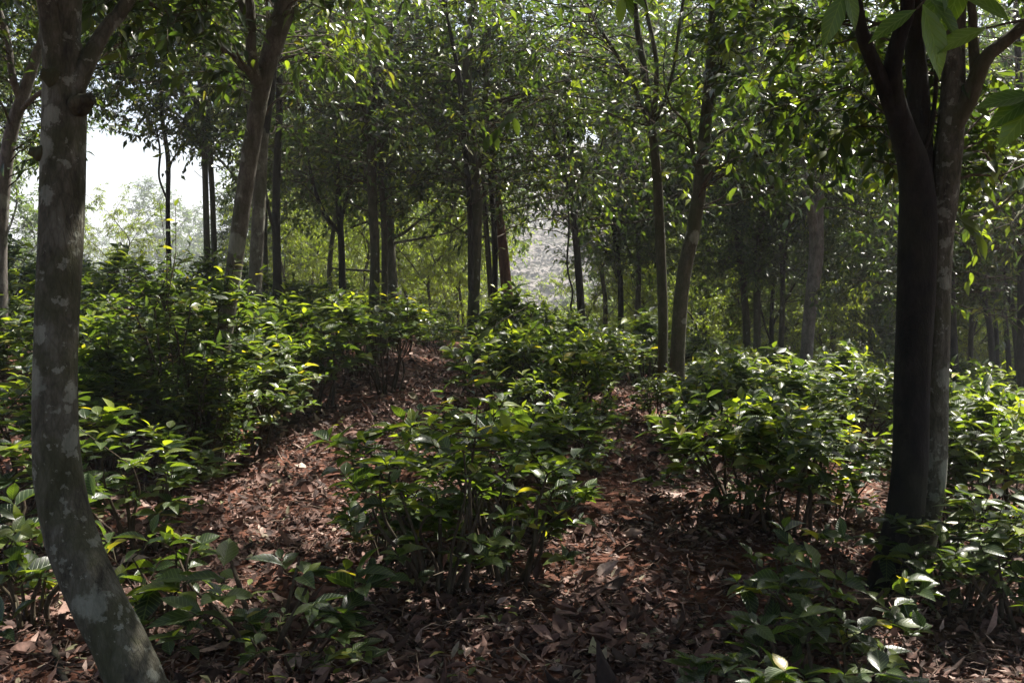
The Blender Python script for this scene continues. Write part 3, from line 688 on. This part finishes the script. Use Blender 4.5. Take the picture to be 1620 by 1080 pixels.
def proto_tree(seed, h, r, zlow, leafmat, nb, ntw, nl, leaf, name, lw=.42, tr=.07, hang=.3):
    rs = np.random.default_rng(seed)
    root = empty(name, (0, 0, 0), 'x', 'tree')
    pts = np.array([[rs.normal() * .08 * k, rs.normal() * .08 * k, -.3 + (h + .3) * k / 5] for k in range(6)])
    S, R = trunk_mesh('trunk', pts, np.array([1.5, 1.1, .9, .65, .4, .15]) * tr, M_BARKM, root, seed=seed, sides=8)
    sk, sr = [S], [R]
    for i in range(4):
        k = int(len(S) * (.3 + .12 * i)); a = rs.random() * 6.28; q = S[k]; l = r * .8
        lp = np.array([q, q + [math.cos(a) * l * .4, math.sin(a) * l * .4, l * .5], q + [math.cos(a) * l, math.sin(a) * l, l * 1.0]])
        s2, r2 = trunk_mesh('limb', lp, [R[k] * .6, R[k] * .4, .01], M_BARKM, root, seed=seed + i, sides=6, n=10); sk.append(s2); sr.append(r2)
    S = np.vstack(sk); R = np.concatenate(sr); sel = S[:, 2] > zlow * .45
    g = Geo(); grow_crown(g, S[sel], R[sel], (0, 0, (zlow + h) / 2 + .3), (r, r, (h - zlow) / 2 + .3), nb, ntw, nl, leaf, T_LO, rs=rs, lw=lw, zlow=zlow - .2, hang=hang)
    new_obj('crown', g.build('crown'), [leafmat, M_STEM], root)
    return root
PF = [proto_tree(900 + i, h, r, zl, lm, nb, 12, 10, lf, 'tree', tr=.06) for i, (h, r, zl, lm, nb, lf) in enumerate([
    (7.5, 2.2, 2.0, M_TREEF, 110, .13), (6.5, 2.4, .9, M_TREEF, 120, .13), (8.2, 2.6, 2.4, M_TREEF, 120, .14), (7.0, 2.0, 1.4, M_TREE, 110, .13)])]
PS = [proto_tree(950 + i, h, r, zl, M_SOFT, nb, 9, 9, lf, 'tree', lw=.3, tr=.04, hang=.6) for i, (h, r, zl, nb, lf) in enumerate([(5.2, 2.3, .5, 75, .13), (4.0, 2.1, .3, 65, .12)])]
PC = [proto_tree(970 + i, h, 2.6, zl, M_TREE, 190, 11, 10, .10, 'tree', tr=.045) for i, (h, zl) in enumerate([(6.5, 2.3), (7, 2.7)])]
used = set()
def far(kind, px, d, s, label, group, up=0.0):
    pool = PF if kind == 'f' else (PC if kind == 'c' else PS)
    i = random.randrange(len(pool)) if kind != 'dark' else 1
    a = (px - 810) / 1575; x = a * d * 1.0025; y = d
    z = g1(x, y) + up
    key = (kind, i)
    if key not in used:
        used.add(key); o = pool[i]; o.location = (x, y, z); o.scale = (s,) * 3; o.rotation_euler = (0, 0, random.random() * 6.28); o['label'] = label; o['group'] = group
    else: copy_tree(pool[i], (x, y, z), random.random() * 6.28, s, label, group)
GR = 'evergreen trees massed in the valley on the right'
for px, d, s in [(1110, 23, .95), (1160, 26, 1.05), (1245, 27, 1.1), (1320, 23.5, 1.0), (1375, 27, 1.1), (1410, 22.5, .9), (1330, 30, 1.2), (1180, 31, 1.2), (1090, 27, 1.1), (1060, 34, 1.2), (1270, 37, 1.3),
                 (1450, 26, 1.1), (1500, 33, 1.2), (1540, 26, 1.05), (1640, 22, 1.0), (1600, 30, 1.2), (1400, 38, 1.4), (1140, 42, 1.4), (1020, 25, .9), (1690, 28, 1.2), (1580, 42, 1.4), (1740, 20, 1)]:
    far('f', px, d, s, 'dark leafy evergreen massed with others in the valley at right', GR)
for px, d, s in [(420, 15.5, .9), (530, 18, .9), (950, 19.5, 1), (1240, 16.5, .95), (1460, 19, 1), (1540, 18.5, 1), (1650, 15, .9), (10, 15, .8), (-60, 13, .9), (1010, 17, .95)]:
    far('c', px, d, s, 'thin stemmed tree whose crown joins the leafy roof above the clearing', 'trees closing the leafy roof')
GL = 'evergreen trees standing down the slope behind the centre'
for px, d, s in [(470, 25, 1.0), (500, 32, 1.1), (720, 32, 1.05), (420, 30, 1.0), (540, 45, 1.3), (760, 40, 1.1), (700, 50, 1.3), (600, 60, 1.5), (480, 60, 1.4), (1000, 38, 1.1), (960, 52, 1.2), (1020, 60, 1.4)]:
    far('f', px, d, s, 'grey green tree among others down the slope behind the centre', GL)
GS = 'sunny pale scrub trees behind the path head'
for px, d, s in [(640, 20, .75), (690, 18.5, .65), (740, 20, .7), (580, 19, .7), (710, 26, .9), (600, 24, 1.0), (660, 27, 1.1), (720, 23, .95), (560, 28, 1.05), (500, 22, .8), (935, 24, .7), (960, 30, .95), (838, 30, .75), (888, 34, .85), (860, 45, 1.0), (1090, 19, .55), (1250, 23, .6), (1350, 25, .7), (450, 21, .7), (1180, 22, .7), (1300, 20, .55), (1400, 24, .8), (1220, 30, 1.0), (1020, 19, .6), (1540, 22, .8), (1570, 26, .9), (1500, 24, .8)]:
    far('s', px, d, s, 'pale yellow green scrub tree in the sun behind the clearing', GS)
GX = 'trees on the far side of the valley'
for k in range(60):
    px = random.uniform(380, 1900); d = random.uniform(70, 190)
    if 780 < px < 940 and d < 150: continue
    far('f' if random.random() < .7 else 's', px, d, random.uniform(1.0, 1.7), 'hazy tree on the far hillside across the valley', GX)
for px, d, s in [(-60, 24, 1.0), (20, 30, 1.1), (-120, 18, 1.0), (60, 60, 1.2), (200, 19, .42)]:
    far('f', px, d, s, 'grey green tree behind the bushes at the left edge', 'trees behind the bushes at the left edge') if s > .6 else far('s', px, d, s, 'small sparse tree with fine leaves against the bright sky gap', None)
for px, d, s in [(262, 95, 2.2), (310, 110, 2.0), (140, 120, 1.9), (370, 120, 2.2), (205, 150, 2.2), (60, 130, 2.0), (335, 80, 1.5)]:
    far('f', px, d, s, 'faint hazy tree far below the sky gap on the left', 'faint far trees under the sky gap')

# clipped rows of scrub across the terraced hillside: far too many to count
rs = np.random.default_rng(5); N = 26000
y = 56 + 130 * rs.random(N) ** 1.2; x = y * (-.12 + .34 * rs.random(N)); z = G(x, y)
zz = np.round(z / 1.25 + .25 * vnoise(x, y, 9)) * 1.25; ok = (np.abs(z - zz) < .28) | (rs.random(N) < .12); x, y, z = x[ok], y[ok], z[ok]; N = len(x)
g = Geo(); a = rs.random(N) * 6.283
leaves(g, T_LO, np.stack([x, y, z + .1 + .5 * rs.random(N)], 1), np.stack([np.cos(a), np.sin(a), rs.normal(size=N) * .5], 1), unit(np.array([0, 0, 1.0]) + rs.normal(size=(N, 3)) * .7), .5 + .5 * rs.random(N), .35)
hs_ = new_obj('hillside_scrub', g.build('hillside_scrub'), M_DRYS); tag(hs_, 'dry grey scrub in level rows on the pale hillside', 'scrub', kind='stuff')
# ------------------------------------------------------------------ tea bushes
def bush_proto(seed, H=.85, R=.5, nst=8, ntw=70, nl=8, leaf=.105, tpl=T_MID, name='tea_bush', open_=.0, young=.3, mat_=None, lw=.5, flat=.55):
    rs = np.random.default_rng(seed)
    root = empty(name, (0, 0, 0), 'x', 'bush')
    nodes = []
    for i in range(nst):
        a = 6.283 * i / nst + rs.random() * .6; r0 = .03 + .10 * rs.random(); r1 = R * (.25 + .55 * rs.random()); h = H * (.5 + .32 * rs.random())
        p = np.array([[r0 * math.cos(a), r0 * math.sin(a), -.05], [(r0 * .7 + r1 * .3) * math.cos(a) + rs.normal() * .02, (r0 * .7 + r1 * .3) * math.sin(a) + rs.normal() * .02, h * .35],
                      [(r0 * .35 + r1 * .65) * math.cos(a) + rs.normal() * .03, (r0 * .35 + r1 * .65) * math.sin(a) + rs.normal() * .03, h * .7], [r1 * math.cos(a), r1 * math.sin(a), h]])
        rr = .006 + .007 * rs.random()
        S, _ = trunk_mesh('stem', p, [rr * 1.4, rr, rr * .8, rr * .5], M_STEM, root, sides=6, n=10, seed=seed + i, lump=.08)
        nodes.append(S[3:])
    nodes = np.vstack(nodes)
    # twig tips in a flat topped shell
    a = rs.random(ntw) * 6.283; r = R * np.sqrt(rs.random(ntw)) * 1.0
    top = H * (1 - .28 * (r / R) ** 2.5) * (1 + rs.normal(size=ntw) * .05 + .12 * np.sin(a * 2 + seed) * (r / R)) * np.where(rs.random(ntw) < .14, 1.1 + .18 * rs.random(ntw), 1)
    z = top * (1 - (rs.random(ntw) ** 1.6) * flat)
    tg = np.stack([r * np.cos(a), r * np.sin(a), z], 1)
    D = np.linalg.norm(tg[:, None] - nodes[None], axis=-1) + np.where(nodes[None, :, 2] > tg[:, None, 2] - .03, .5, 0)
    st = nodes[D.argmin(1)]
    md = st * .45 + tg * .55 + rs.normal(size=st.shape) * .02; md[:, 2] -= .02
    g = Geo(); V_, F_ = tubes(np.stack([st, md, tg], 1), np.tile([.004, .003, .0016], (ntw, 1)), 4); g.add(V_, F_, 1)
    N = ntw * nl; ti = np.repeat(np.arange(ntw), nl); k = np.tile(np.arange(nl), ntw)
    lt = (.32 + .68 * (k + .5) / nl + rs.normal(size=N) * .02)[:, None]; lt = np.clip(lt, .1, 1)
    pos = st[ti] * (1 - lt) ** 2 + 2 * md[ti] * lt * (1 - lt) + tg[ti] * lt ** 2
    az = k * 2.4 + ti * 1.7 + rs.normal(size=N) * .3
    out = unit(np.stack([tg[ti, 0], tg[ti, 1], np.zeros(N)], 1) + 1e-4)
    rise = np.where(k == nl - 1, 1.1, .35) + rs.normal(size=N) * .2
    dr = unit(np.stack([np.cos(az), np.sin(az), rise], 1) + out * .55)
    nr = unit(np.array([0, 0, 1.0]) + rs.normal(size=(N, 3)) * .28)
    L = leaf * (.6 + .6 * rs.random(N)) * np.where(k == nl - 1, .65, 1)
    hz = pos[:, 2] / H
    yt = (rs.random(ntw) < young)[ti] * np.clip((hz - .6) * 3, 0, 1) * np.clip((k - nl + 5) / 4, 0, 1) * (.5 + .5 * rs.random(N))
    leaves(g, tpl, pos, dr, nr, L, L * lw * (.85 + .3 * rs.random(N)), droop=.1 + .3 * rs.random(N), fold=.1 + .22 * rs.random(N), at=yt)
    new_obj('foliage', g.build('foliage'), [mat_ or M_BUSH, M_STEM], root)
    return root

PB = {}
PB['near'] = [bush_proto(1, .92, .62, 13, 56, 8, .118, T_HI, young=.25, flat=.75), bush_proto(2, .84, .52, 12, 50, 8, .118, T_HI, young=.25, flat=.7), bush_proto(3, .78, .56, 12, 58, 8, .115, T_HI, young=.35, flat=.6)]
PB['mid'] = [bush_proto(11, .82, .6, 10, 92, 7, .122, T_MID, young=.4), bush_proto(12, .85, .55, 9, 84, 7, .125, T_MID, young=.5), bush_proto(13, .76, .62, 10, 95, 7, .118, T_MID, young=.35, flat=.5),
             bush_proto(14, .9, .5, 8, 74, 7, .13, T_MID, young=.4)]
PB['leggy'] = [bush_proto(21, .95, .48, 12, 62, 7, .105, T_MID, young=.5, flat=.3)]
PB['low'] = [bush_proto(31, .52, .5, 7, 17, 5, .15, T_HI, young=.1, flat=.8, lw=.5), bush_proto(32, .48, .42, 6, 15, 5, .15, T_HI, young=.12, flat=.8, lw=.5)]
PB['vine'] = [bush_proto(41, 1.5, .62, 14, 190, 7, .115, T_MID, young=.05, flat=.85, lw=.45)]
bused = set()
BPOS = []
def bush(kind, x, y, s=1.0, label='', group='tea bushes', i=None, hs=1.0, rz=None, sink=0.0):
    pool = PB[kind]; i = random.randrange(len(pool)) if i is None else i
    z = g1(x, y) - sink; rz = random.random() * 6.283 if rz is None else rz
    key = (kind, i); BPOS.append((x, y, .45 * s))
    if key not in bused: bused.add(key); o = pool[i]
    else: o = copy_tree(pool[i], (0, 0, 0), 0, 1)
    o.location = (x, y, z); o.rotation_euler = (random.uniform(-.06, .06), random.uniform(-.06, .06), rz); o.scale = (s * random.uniform(.88, 1.2), s * random.uniform(.88, 1.2), s * hs * random.uniform(.88, 1.1)); o['label'] = label; o['group'] = group
    return o
def bpx(kind, px, d, s, label, group='tea bushes', i=None, hs=1.0):
    return bush(kind, (px - 810) / 1575 * d * 1.003, d, s, label, group, i, hs)

NG = 'tea bushes around the path'
bpx('near', 690, 4.45, .95, 'big shaded bush in the foreground left of the path, its left half', NG, 0)
bpx('near', 800, 4.75, .92, 'big shaded bush in the foreground beside the path, its right half', NG, 1)
bpx('near', 612, 4.9, .66, 'dark twiggy bush at the left flank of the big foreground bush', NG, 2, .85)
bpx('mid', 770, 5.6, .9, 'bush with yellow green top just behind the big foreground bush', NG, 1, .9)
bpx('mid', 880, 6.1, .78, 'small bright topped bush at the rear right of the foreground clump', NG, 0, .85)
bpx('leggy', 940, 6.6, .55, 'low sparse bush edging the path where it bends', NG)
bpx('low', 400, 3.75, 1.0, 'low broad leaved plant in the shade at the bottom left', NG, 0, .85)
bpx('low', 250, 3.95, .8, 'small broad leaved plant touching the right side of the curved trunk', NG, 1)
bpx('low', 455, 3.5, .6, 'lowest plant with drooping dark leaves at the bottom left of the path', NG, 0, .75)
bpx('near', 205, 4.9, .8, 'bush with long pale green leaves just right of the curved trunk', NG, 2, 1.05)
bpx('low', 30, 3.9, 1.0, 'broad leaved plant left of the curved trunk at the picture edge', NG, 1, 1.0)
bpx('near', -10, 4.9, .95, 'tall bush cut by the left picture edge', NG, 0)
bpx('mid', 40, 5.8, 1.0, 'bush behind the curved trunk at far left', NG, 2)
bpx('mid', 160, 6.4, .95, 'sunlit bush right behind the curved trunk', NG, 3)
bpx('vine', 288, 6.5, .86, 'tall dark thicket wrapped around the slim leaning grey tree', NG, hs=1.0)
bpx('vine', 305, 7.1, .8, 'dark thicket close at the back of the wrapped leaning tree', NG)
bpx('vine', 325, 6.3, .52, 'dark leafy bush hiding the foot of the slim leaning grey tree', NG)
bpx('mid', 400, 6.9, .75, 'dark bush at the right foot of the leaning tree', NG, 0)
bpx('mid', 230, 7.2, 1.0, 'bush left of the dark thicket', NG, 1)
bpx('mid', 440, 7.5, .95, 'sunlit bush between the thicket and the path, front one', NG, 2)
bpx('mid', 500, 8.0, 1.0, 'bright bush with pale shoots left of the path', NG, 3)
bpx('mid', 410, 8.4, 1.05, 'bush behind the sunlit one left of the path', NG, 1)
bpx('leggy', 608, 8.6, .92, 'leggy bush with bare stems standing in the red litter', NG)
bpx('leggy', 565, 9.2, .85, 'leggy bush half hidden behind the bare stemmed one', NG)
bpx('mid', 800, 7.9, .9, 'bright green bush in the centre, left of its clump', NG, 0)
bpx('mid', 860, 7.6, 1.0, 'bright green bush in the centre, front of its clump', NG, 2)
bpx('mid', 915, 8.3, .85, 'bright green bush in the centre, right of its clump', NG, 1)
bpx('leggy', 850, 6.8, .72, 'bush with bare stems between the foreground clump and the bright centre clump', NG)
bpx('mid', 820, 9.0, 1.0, 'bush at the back of the centre clump', NG, 3)
bpx('mid', 955, 9.3, .75, 'small bush left of the close tree pair', NG, 0)
bpx('mid', 1040, 8.2, .5, 'low bush at the path edge below the close tree pair', NG, 1)
bpx('mid', 1145, 7.5, .8, 'bush below the close tree pair on the right side of the path', NG, 1)
bpx('mid', 1200, 7.6, 1.0, 'bush on the right of the path, second back', NG, 2)
bpx('mid', 1175, 5.8, .9, 'sunlit bush overhanging the right side of the path', NG, 0)
bpx('mid', 1255, 5.5, .9, 'brightest yellow green bush right of the path', NG, 1)
bpx('leggy', 1330, 6.2, .8, 'thin dark stemmed bush left of the twin tree', NG, 0, .8)
bpx('mid', 1290, 7.3, .7, 'small bush in the gap left of the twin tree', NG, 3)
bpx('mid', 1350, 8.6, 1.0, 'bush with bare red stems showing, left of the twin tree', NG, 3)
bpx('mid', 1270, 9.0, 1.0, 'bush in the row behind the bright yellow green one', NG, 0)
bpx('mid', 1420, 8.9, 1.0, 'bush seen on both sides of the twin tree', NG, 2)
bpx('mid', 1540, 7.3, 1.05, 'sunlit bush right of the twin tree', NG, 1)
bpx('mid', 1620, 6.9, 1.05, 'glossy bush cut by the right picture edge', NG, 2)
bpx('mid', 1530, 6.0, .9, 'shaded bush behind the low plants at right', NG, 0)
bpx('mid', 1600, 5.7, .9, 'dark bush low at the right picture edge', NG, 3)
bpx('near', 1540, 4.7, .82, 'leafy bush at the right foot of the twin tree', NG, 1, .85)
bpx('near', 1640, 4.4, .8, 'leafy bush cut by the right edge in the foreground', NG, 2, .9)
bpx('low', 1310, 4.1, .9, 'broad leaved plant left of the foot of the twin tree', NG, 0, .9)
bpx('low', 1250, 4.35, .9, 'dim broad leaved plant beside the path at lower right', NG, 1)
bpx('low', 1400, 3.6, .8, 'plant with glossy leaves at the bottom right', NG, 1, .7)
bpx('low', 1300, 3.5, .75, 'lowest leafy sprig at the bottom right', NG, 0, .8)
bpx('low', 1180, 3.35, .6, 'small dark sprig at the bottom edge right of the path', NG, 1, .8)
bpx('low', 1520, 4.5, .8, 'plant growing against the pale right stem of the twin tree', NG, 0)
# hedge rows further back
def rows(d0, d1, step, pxa, pxb, label, group, skip=None):
    d = d0
    while d < d1:
        x0 = (pxa - 810) / 1575 * d; x1 = (pxb - 810) / 1575 * d; x = x0 + random.random() * .5
        while x < x1:
            yy = d + random.uniform(-.25, .25)
            if not (skip and skip(x, yy)):
                bush('mid', x, yy, random.uniform(.68, 1.08), label, group)
            x += random.uniform(.75, 1.0)
        d += step
rows(8.2, 15.0, 1.35, -230, 390, 'tea bush in the crowded rows on the rise at left', 'tea bushes crowded on the left rise')
rows(10.0, 16.5, 1.5, 400, 700, 'tea bush in the rows beyond the leggy bush, left of centre', 'tea bushes in rows left of centre', lambda x, y: (x / y) > -.17 and (x / y) < .0 and y < 12.5)
rows(10.6, 17.0, 1.4, 790, 1060, 'tea bush in the bright rows behind the centre clump', 'tea bushes behind the centre clump')
rows(9.8, 18.0, 1.4, 1090, 1480, 'tea bush in the rows behind the close tree pair', 'tea bushes behind the close tree pair')
rows(8.6, 18.0, 1.3, 1490, 1900, 'tea bush in the sunlit rows right of the twin tree', 'tea bushes right of the twin tree')
print("BUSHES", len(BPOS))

# ------------------------------------------------------------------ leaf litter and twigs (uncountable)
def litter(n, x0, x1, y0, y1, size, tpl, rs, conv=True):
    # denser close to the camera
    y = y0 + (y1 - y0) * rs.random(n); x = x0 + (x1 - x0) * rs.random(n)
    if conv:
        ok = np.abs(x) < .7 * y + 1.6; x = x[ok]; y = y[ok]
    cl = vnoise(x, y, .5); ok = rs.random(len(x)) < .12 + 1.25 * cl; x = x[ok]; y = y[ok]
    N = len(x); z = G(x, y) + .008 + .022 * rs.random(N)
    a = rs.random(N) * 6.283; dr = np.stack([np.cos(a), np.sin(a), rs.normal(size=N) * .22], 1)
    nr = unit(np.array([0, 0, 1.0]) + rs.normal(size=(N, 3)) * .42)
    L = size * (.45 + .75 * rs.random(N))
    return np.stack([x, y, z], 1), dr, nr, L, rs
rs = np.random.default_rng(77)
g = Geo()
p, dr, nr, L, _ = litter(7500, -4.5, 4.5, 2.0, 9.5, .12, T_DRY, rs); N = len(p); p[:, 2] += .012
leaves(g, T_MID, p, dr, nr, L, L * (.3 + .25 * rs.random(N)), droop=rs.normal(size=N) * .4, fold=rs.normal(size=N) * .35, curl=.2)
for n, a in ((80000, (-4.4, 4.4, 1.4, 5.6)), (66000, (-7, 7, 5.4, 10)), (26000, (-9, 9, 9.8, 16.5))):
    p, dr, nr, L, _ = litter(n, *a, (.062 if a[2] < 5 else .07 if a[2] < 9 else .09), T_DRY, rs)
    N = len(p)
    leaves(g, T_DRY, p, dr, nr, L, L * (.2 + .3 * rs.random(N)), droop=rs.normal(size=N) * .35, fold=rs.normal(size=N) * .3, curl=.16)
lit_o = new_obj('leaf_litter', g.build('leaf_litter', attr=False), M_DRY); tag(lit_o, 'red brown carpet of dry fallen leaves over the ground', 'leaf litter', kind='stuff')
g = Geo()
N = 9000; y = 2.1 + 12 * rs.random(N) ** 1.1; x = (rs.random(N) - .5) * 2 * (.55 * y + .6)
a = rs.random(N) * 6.283; l = .05 + .16 * rs.random(N) ** 2
d = np.stack([np.cos(a) * l, np.sin(a) * l, rs.normal(size=N) * .018], 1)
p0 = np.stack([x, y, G(x, y) + .02 + .025 * rs.random(N)], 1); p1 = p0 + d + np.stack([np.zeros(N)] * 2 + [np.zeros(N)], 1)
p1[:, 2] = np.maximum(p1[:, 2], G(p1[:, 0], p1[:, 1]) + .01)
pm = (p0 + p1) / 2 + rs.normal(size=p0.shape) * (l * .08)[:, None]; pm[:, 2] += .006
V_, F_ = tubes(np.stack([p0, pm, p1], 1), np.tile([.0022, .0018, .001], (N, 1)) * (.6 + rs.random((N, 1))), 4); g.add(V_, F_)
tw = new_obj('fallen_twigs', g.build('fallen_twigs', attr=False), M_TWIG); tag(tw, 'thin dry twigs strewn through the fallen leaves', 'twigs', kind='stuff')
# seedlings / weeds scattered through the litter
g = Geo(); q = []
for k in range(60):
    yy = random.uniform(3.2, 10); xx = random.uniform(-.5, .5) * yy
    m = random.randint(3, 6)
    for j in range(m): q.append((xx + random.gauss(0, .03), yy + random.gauss(0, .03), g1(xx, yy) + .03 + .02 * j, random.random() * 6.28))
q = np.array(q); N = len(q); dr = np.stack([np.cos(q[:, 3]), np.sin(q[:, 3]), .35 * np.ones(N)], 1)
leaves(g, T_MID, q[:, :3], dr, unit(np.array([0, 0, 1.0]) + rs.normal(size=(N, 3)) * .2), .04 + .04 * rs.random(N), .025, at=rs.random(N) * .4)
wd = new_obj('seedlings', g.build('seedlings'), M_BUSH); tag(wd, 'tiny green seedlings poking through the fallen leaves', 'seedlings', kind='stuff')

# ------------------------------------------------------------------ fallen branches, stone, vines
def stick(label, pts, r, m=None, name='fallen_branch', cat='branch', up=.02, group=None, side=None):
    P_ = []
    for (a, b, d_) in pts:
        w = P(a, b, d_); w[2] = g1(w[0], w[1]) + up; P_.append(w)
    o = empty(name, tuple(P_[0]), label, cat, group)
    trunk_mesh('main_stem', np.array(P_), np.linspace(r, r * .45, len(P_)), m or M_TWIG, o, sides=8, n=18, seed=int(pts[0][0]))
    if side:
        for (i, dx, dy, l) in side:
            s = P_[i]; e = s + np.array([dx, dy, .06]) * l
            trunk_mesh('side_twig', np.array([s, (s + e) / 2 + [0, 0, .02], e]), [r * .5, r * .35, r * .2], m or M_TWIG, o, sides=6, n=8, seed=3)
    return o
stick('long pale stick lying at the bottom centre left of the path', [(545, 955, 4.4), (600, 990, 4.15), (650, 1040, 3.85), (700, 1080, 3.6)], .009, side=[(1, .6, -.4, .25)])
stick('pale broken stick on the litter in front of the big foreground bush at left', [(458, 895, 4.6), (480, 870, 4.9), (503, 845, 5.2)], .009, side=[(1, -.5, .5, .2)])
stick('dark curved root running beside the foot of the curved trunk', [(80, 930, 3.6), (100, 985, 3.3), (140, 1030, 3.05), (190, 1060, 2.95)], .014, m=M_BARKD, name='tree_root', cat='root')
stick('thin bowed branch lying across the bottom right plants', [(1240, 1005, 4.2), (1340, 1010, 4.1), (1440, 985, 4.15), (1520, 950, 4.3)], .007, up=.22, side=[(2, .5, .3, .3)])
stick('short stick on the sunny litter below the leggy bush', [(545, 660, 7.9), (600, 640, 8.2), (660, 645, 8.3)], .010)
stick('long thin stick along the right margin of the path', [(1090, 870, 5.2), (1140, 845, 5.4), (1200, 835, 5.5)], .007)
stick('forked grey stick near the left foot of the big foreground bush', [(600, 830, 5.1), (640, 890, 4.75), (670, 930, 4.55)], .016, m=M_BARK2, up=.06, side=[(1, .5, .6, .3)])
# stone
def stone(px, py, d, r, label, m):
    w = P(px, py, d); w[2] = g1(w[0], w[1]) + r * .4
    import bmesh
    bm = bmesh.new(); bmesh.ops.create_icosphere(bm, subdivisions=3, radius=r)
    for v in bm.verts:
        n = Vector((math.sin(v.co.x * 60 + 1), math.sin(v.co.y * 50), math.sin(v.co.z * 55 + 2))) * r * .06; v.co += n; v.co.z *= .7; v.co.x *= 1.25
    me = bpy.data.meshes.new('stone'); bm.to_mesh(me); bm.free()
    for p_ in me.polygons: p_.use_smooth = True
    o = new_obj('stone', me, m); o.location = w; tag(o, label, 'stone')
stone(1563, 1062, 3.75, .026, 'small pale pink stone at the bottom right corner', M_BARKP)
# vines
def vine(pts, r, label, m=M_BARKD):
    w = np.array([P(*p) for p in pts]); o = empty('vine', tuple(w[-1]), label, 'vine')
    trunk_mesh('stem', w, np.full(len(w), r), m, o, sides=6, n=40, seed=int(pts[0][0])); return o
vine([(897, 120, 11.8), (893, 250, 11.75), (900, 350, 11.75), (897, 420, 11.7), (906, 462, 11.7), (903, 490, 11.7), (914, 522, 11.9)], .011, 'thin dark vine hanging beside the slim tree before the pale hillside')
vine([(775, 180, 11.8), (765, 260, 11.75), (770, 340, 11.7), (776, 420, 11.7), (779, 495, 11.9)], .013, 'dark vine climbing beside the entwined stems')

# ------------------------------------------------------------------ sprigs of big leaves close to the camera at upper right
def sprig(base, tip, lv, label, leaf, r=.003, m=None):
    """lv: (t along twig, dir vector, length, young)"""
    b = P(*base); t = P(*tip); o = empty('leafy_branch', tuple(b), label, 'branch')
    pts = np.array([b, (b + t) / 2 + [0, 0, .02], t])
    S, _ = trunk_mesh('twig', pts, [r * 1.5, r, r * .6], M_STEM, o, sides=6, n=12, lump=.02)
    for (tt, dv, ln, yg) in lv:
        k = min(int(tt * 11), 11); g = Geo()
        leaves(g, T_HI, S[k][None], unit(np.array(dv, float))[None], unit(np.array([.1 * dv[0], -.8, .7]))[None], ln, ln * .38, droop=.18, fold=.12, at=np.array([yg]))
        new_obj('leaf', g.build('leaf', origin=b), m or M_BIG, o)
    return o
sprig((1560, -60, 1.75), (1450, 15, 1.7), [(.95, (.35, -.1, -1), .13, .5), (.9, (.8, .1, -.75), .11, .0), (.6, (-.35, 0, -1), .10, .1), (.3, (-.2, .2, -1), .11, .2), (1, (-.9, .1, -.5), .09, .05)], 'leafy branch with long bright leaves hanging close overhead at upper right', .13)
sprig((1700, 60, 1.7), (1560, 45, 1.7), [(1, (-1, 0, -.35), .10, .45), (.8, (-.6, 0, .45), .11, .4), (.5, (.2, 0, -1), .12, .1)], 'leafy branch reaching in from the right edge near the top', .12)
sprig((1720, 140, 1.7), (1640, 150, 1.65), [(1, (-1, 0, -.1), .10, .2), (.8, (-.7, 0, -.8), .13, .3), (.9, (-1, .1, -.6), .11, .1), (.5, (-.3, .1, -1), .12, .0)], 'leafy branch with dark drooping leaves at the right edge', .12)
sprig((1340, -80, 2.2), (1335, -10, 2.2), [(1, (-.4, 0, -1), .12, .0), (.9, (.4, 0, -1), .10, .1)], 'dark leaf tips hanging from the top edge left of the twin tree', .12)
sprig((990, -60, 2.6), (985, -6, 2.6), [(1, (-.1, 0, -1), .07, .9), (.8, (.9, 0, -.7), .09, .2), (.9, (.5, .2, -1), .08, .1)], 'small yellow leaf hanging at the top edge right of centre', .1)

def drooping_spray(px, py, d, label, n=8, leaf=.11, yg=.0, dx=-1, seed=0):
    """a twig end with its own fan of drooping leaves"""
    r2 = np.random.default_rng(seed); lv = []
    for i in range(n):
        a = r2.uniform(-1.2, 1.2); lv.append((.35 + .65 * (i + 1) / n, (dx * .5 + math.sin(a) * .9, -.3 + r2.normal() * .3, -.45 - .5 * r2.random()), leaf * r2.uniform(.7, 1.15), yg * r2.random()))
    return sprig((px - dx * 90, py - 60, d + .15), (px, py, d), lv, label, leaf, r=.0028, m=M_TREE)
drooping_spray(772, 215, 6.2, 'spray of pale dusty leaves hanging in front of the mossy clump', 9, .13, .1, -1, 4)
drooping_spray(1300, 245, 5.4, 'spray of blue green leaves hanging left of the twin foreground tree', 9, .12, .3, -1, 5)
drooping_spray(1545, 370, 5.0, 'spray of long shiny leaves against the dark grove right of the twin tree', 9, .13, .5, 1, 6)
drooping_spray(745, 545, 6.5, 'single twig with a pale grey leaf over the head of the path', 2, .12, .2, -1, 8)

# ------------------------------------------------------------------ haze
def haze(density):
    m = bpy.data.materials.new("haze_air"); m.use_nodes = True; nt = m.node_tree; nt.nodes.clear()
    v = nt.nodes.new("ShaderNodeVolumePrincipled"); v.inputs["Color"].default_value = (.93, .96, 1, 1); v.inputs["Density"].default_value = density; v.inputs["Anisotropy"].default_value = .3
    o = nt.nodes.new("ShaderNodeOutputMaterial"); nt.links.new(v.outputs[0], o.inputs[1])
    x0, x1, y0, y1, z0, z1 = -905, 905, -305, 905, float(Z.min()) - 1, float(max(Z.max(), 40)) + 2
    V = [(x, y, z) for x in (x0, x1) for y in (y0, y1) for z in (z0, z1)]
    me = bpy.data.meshes.new("haze"); me.from_pydata(V, [], [(0, 1, 3, 2), (4, 6, 7, 5), (0, 4, 5, 1), (2, 3, 7, 6), (0, 2, 6, 4), (1, 5, 7, 3)])
    h = new_obj("haze", me, m); tag(h, 'pale hazy air filling the valley behind the trees', 'haze', kind='stuff')
haze(.0021)
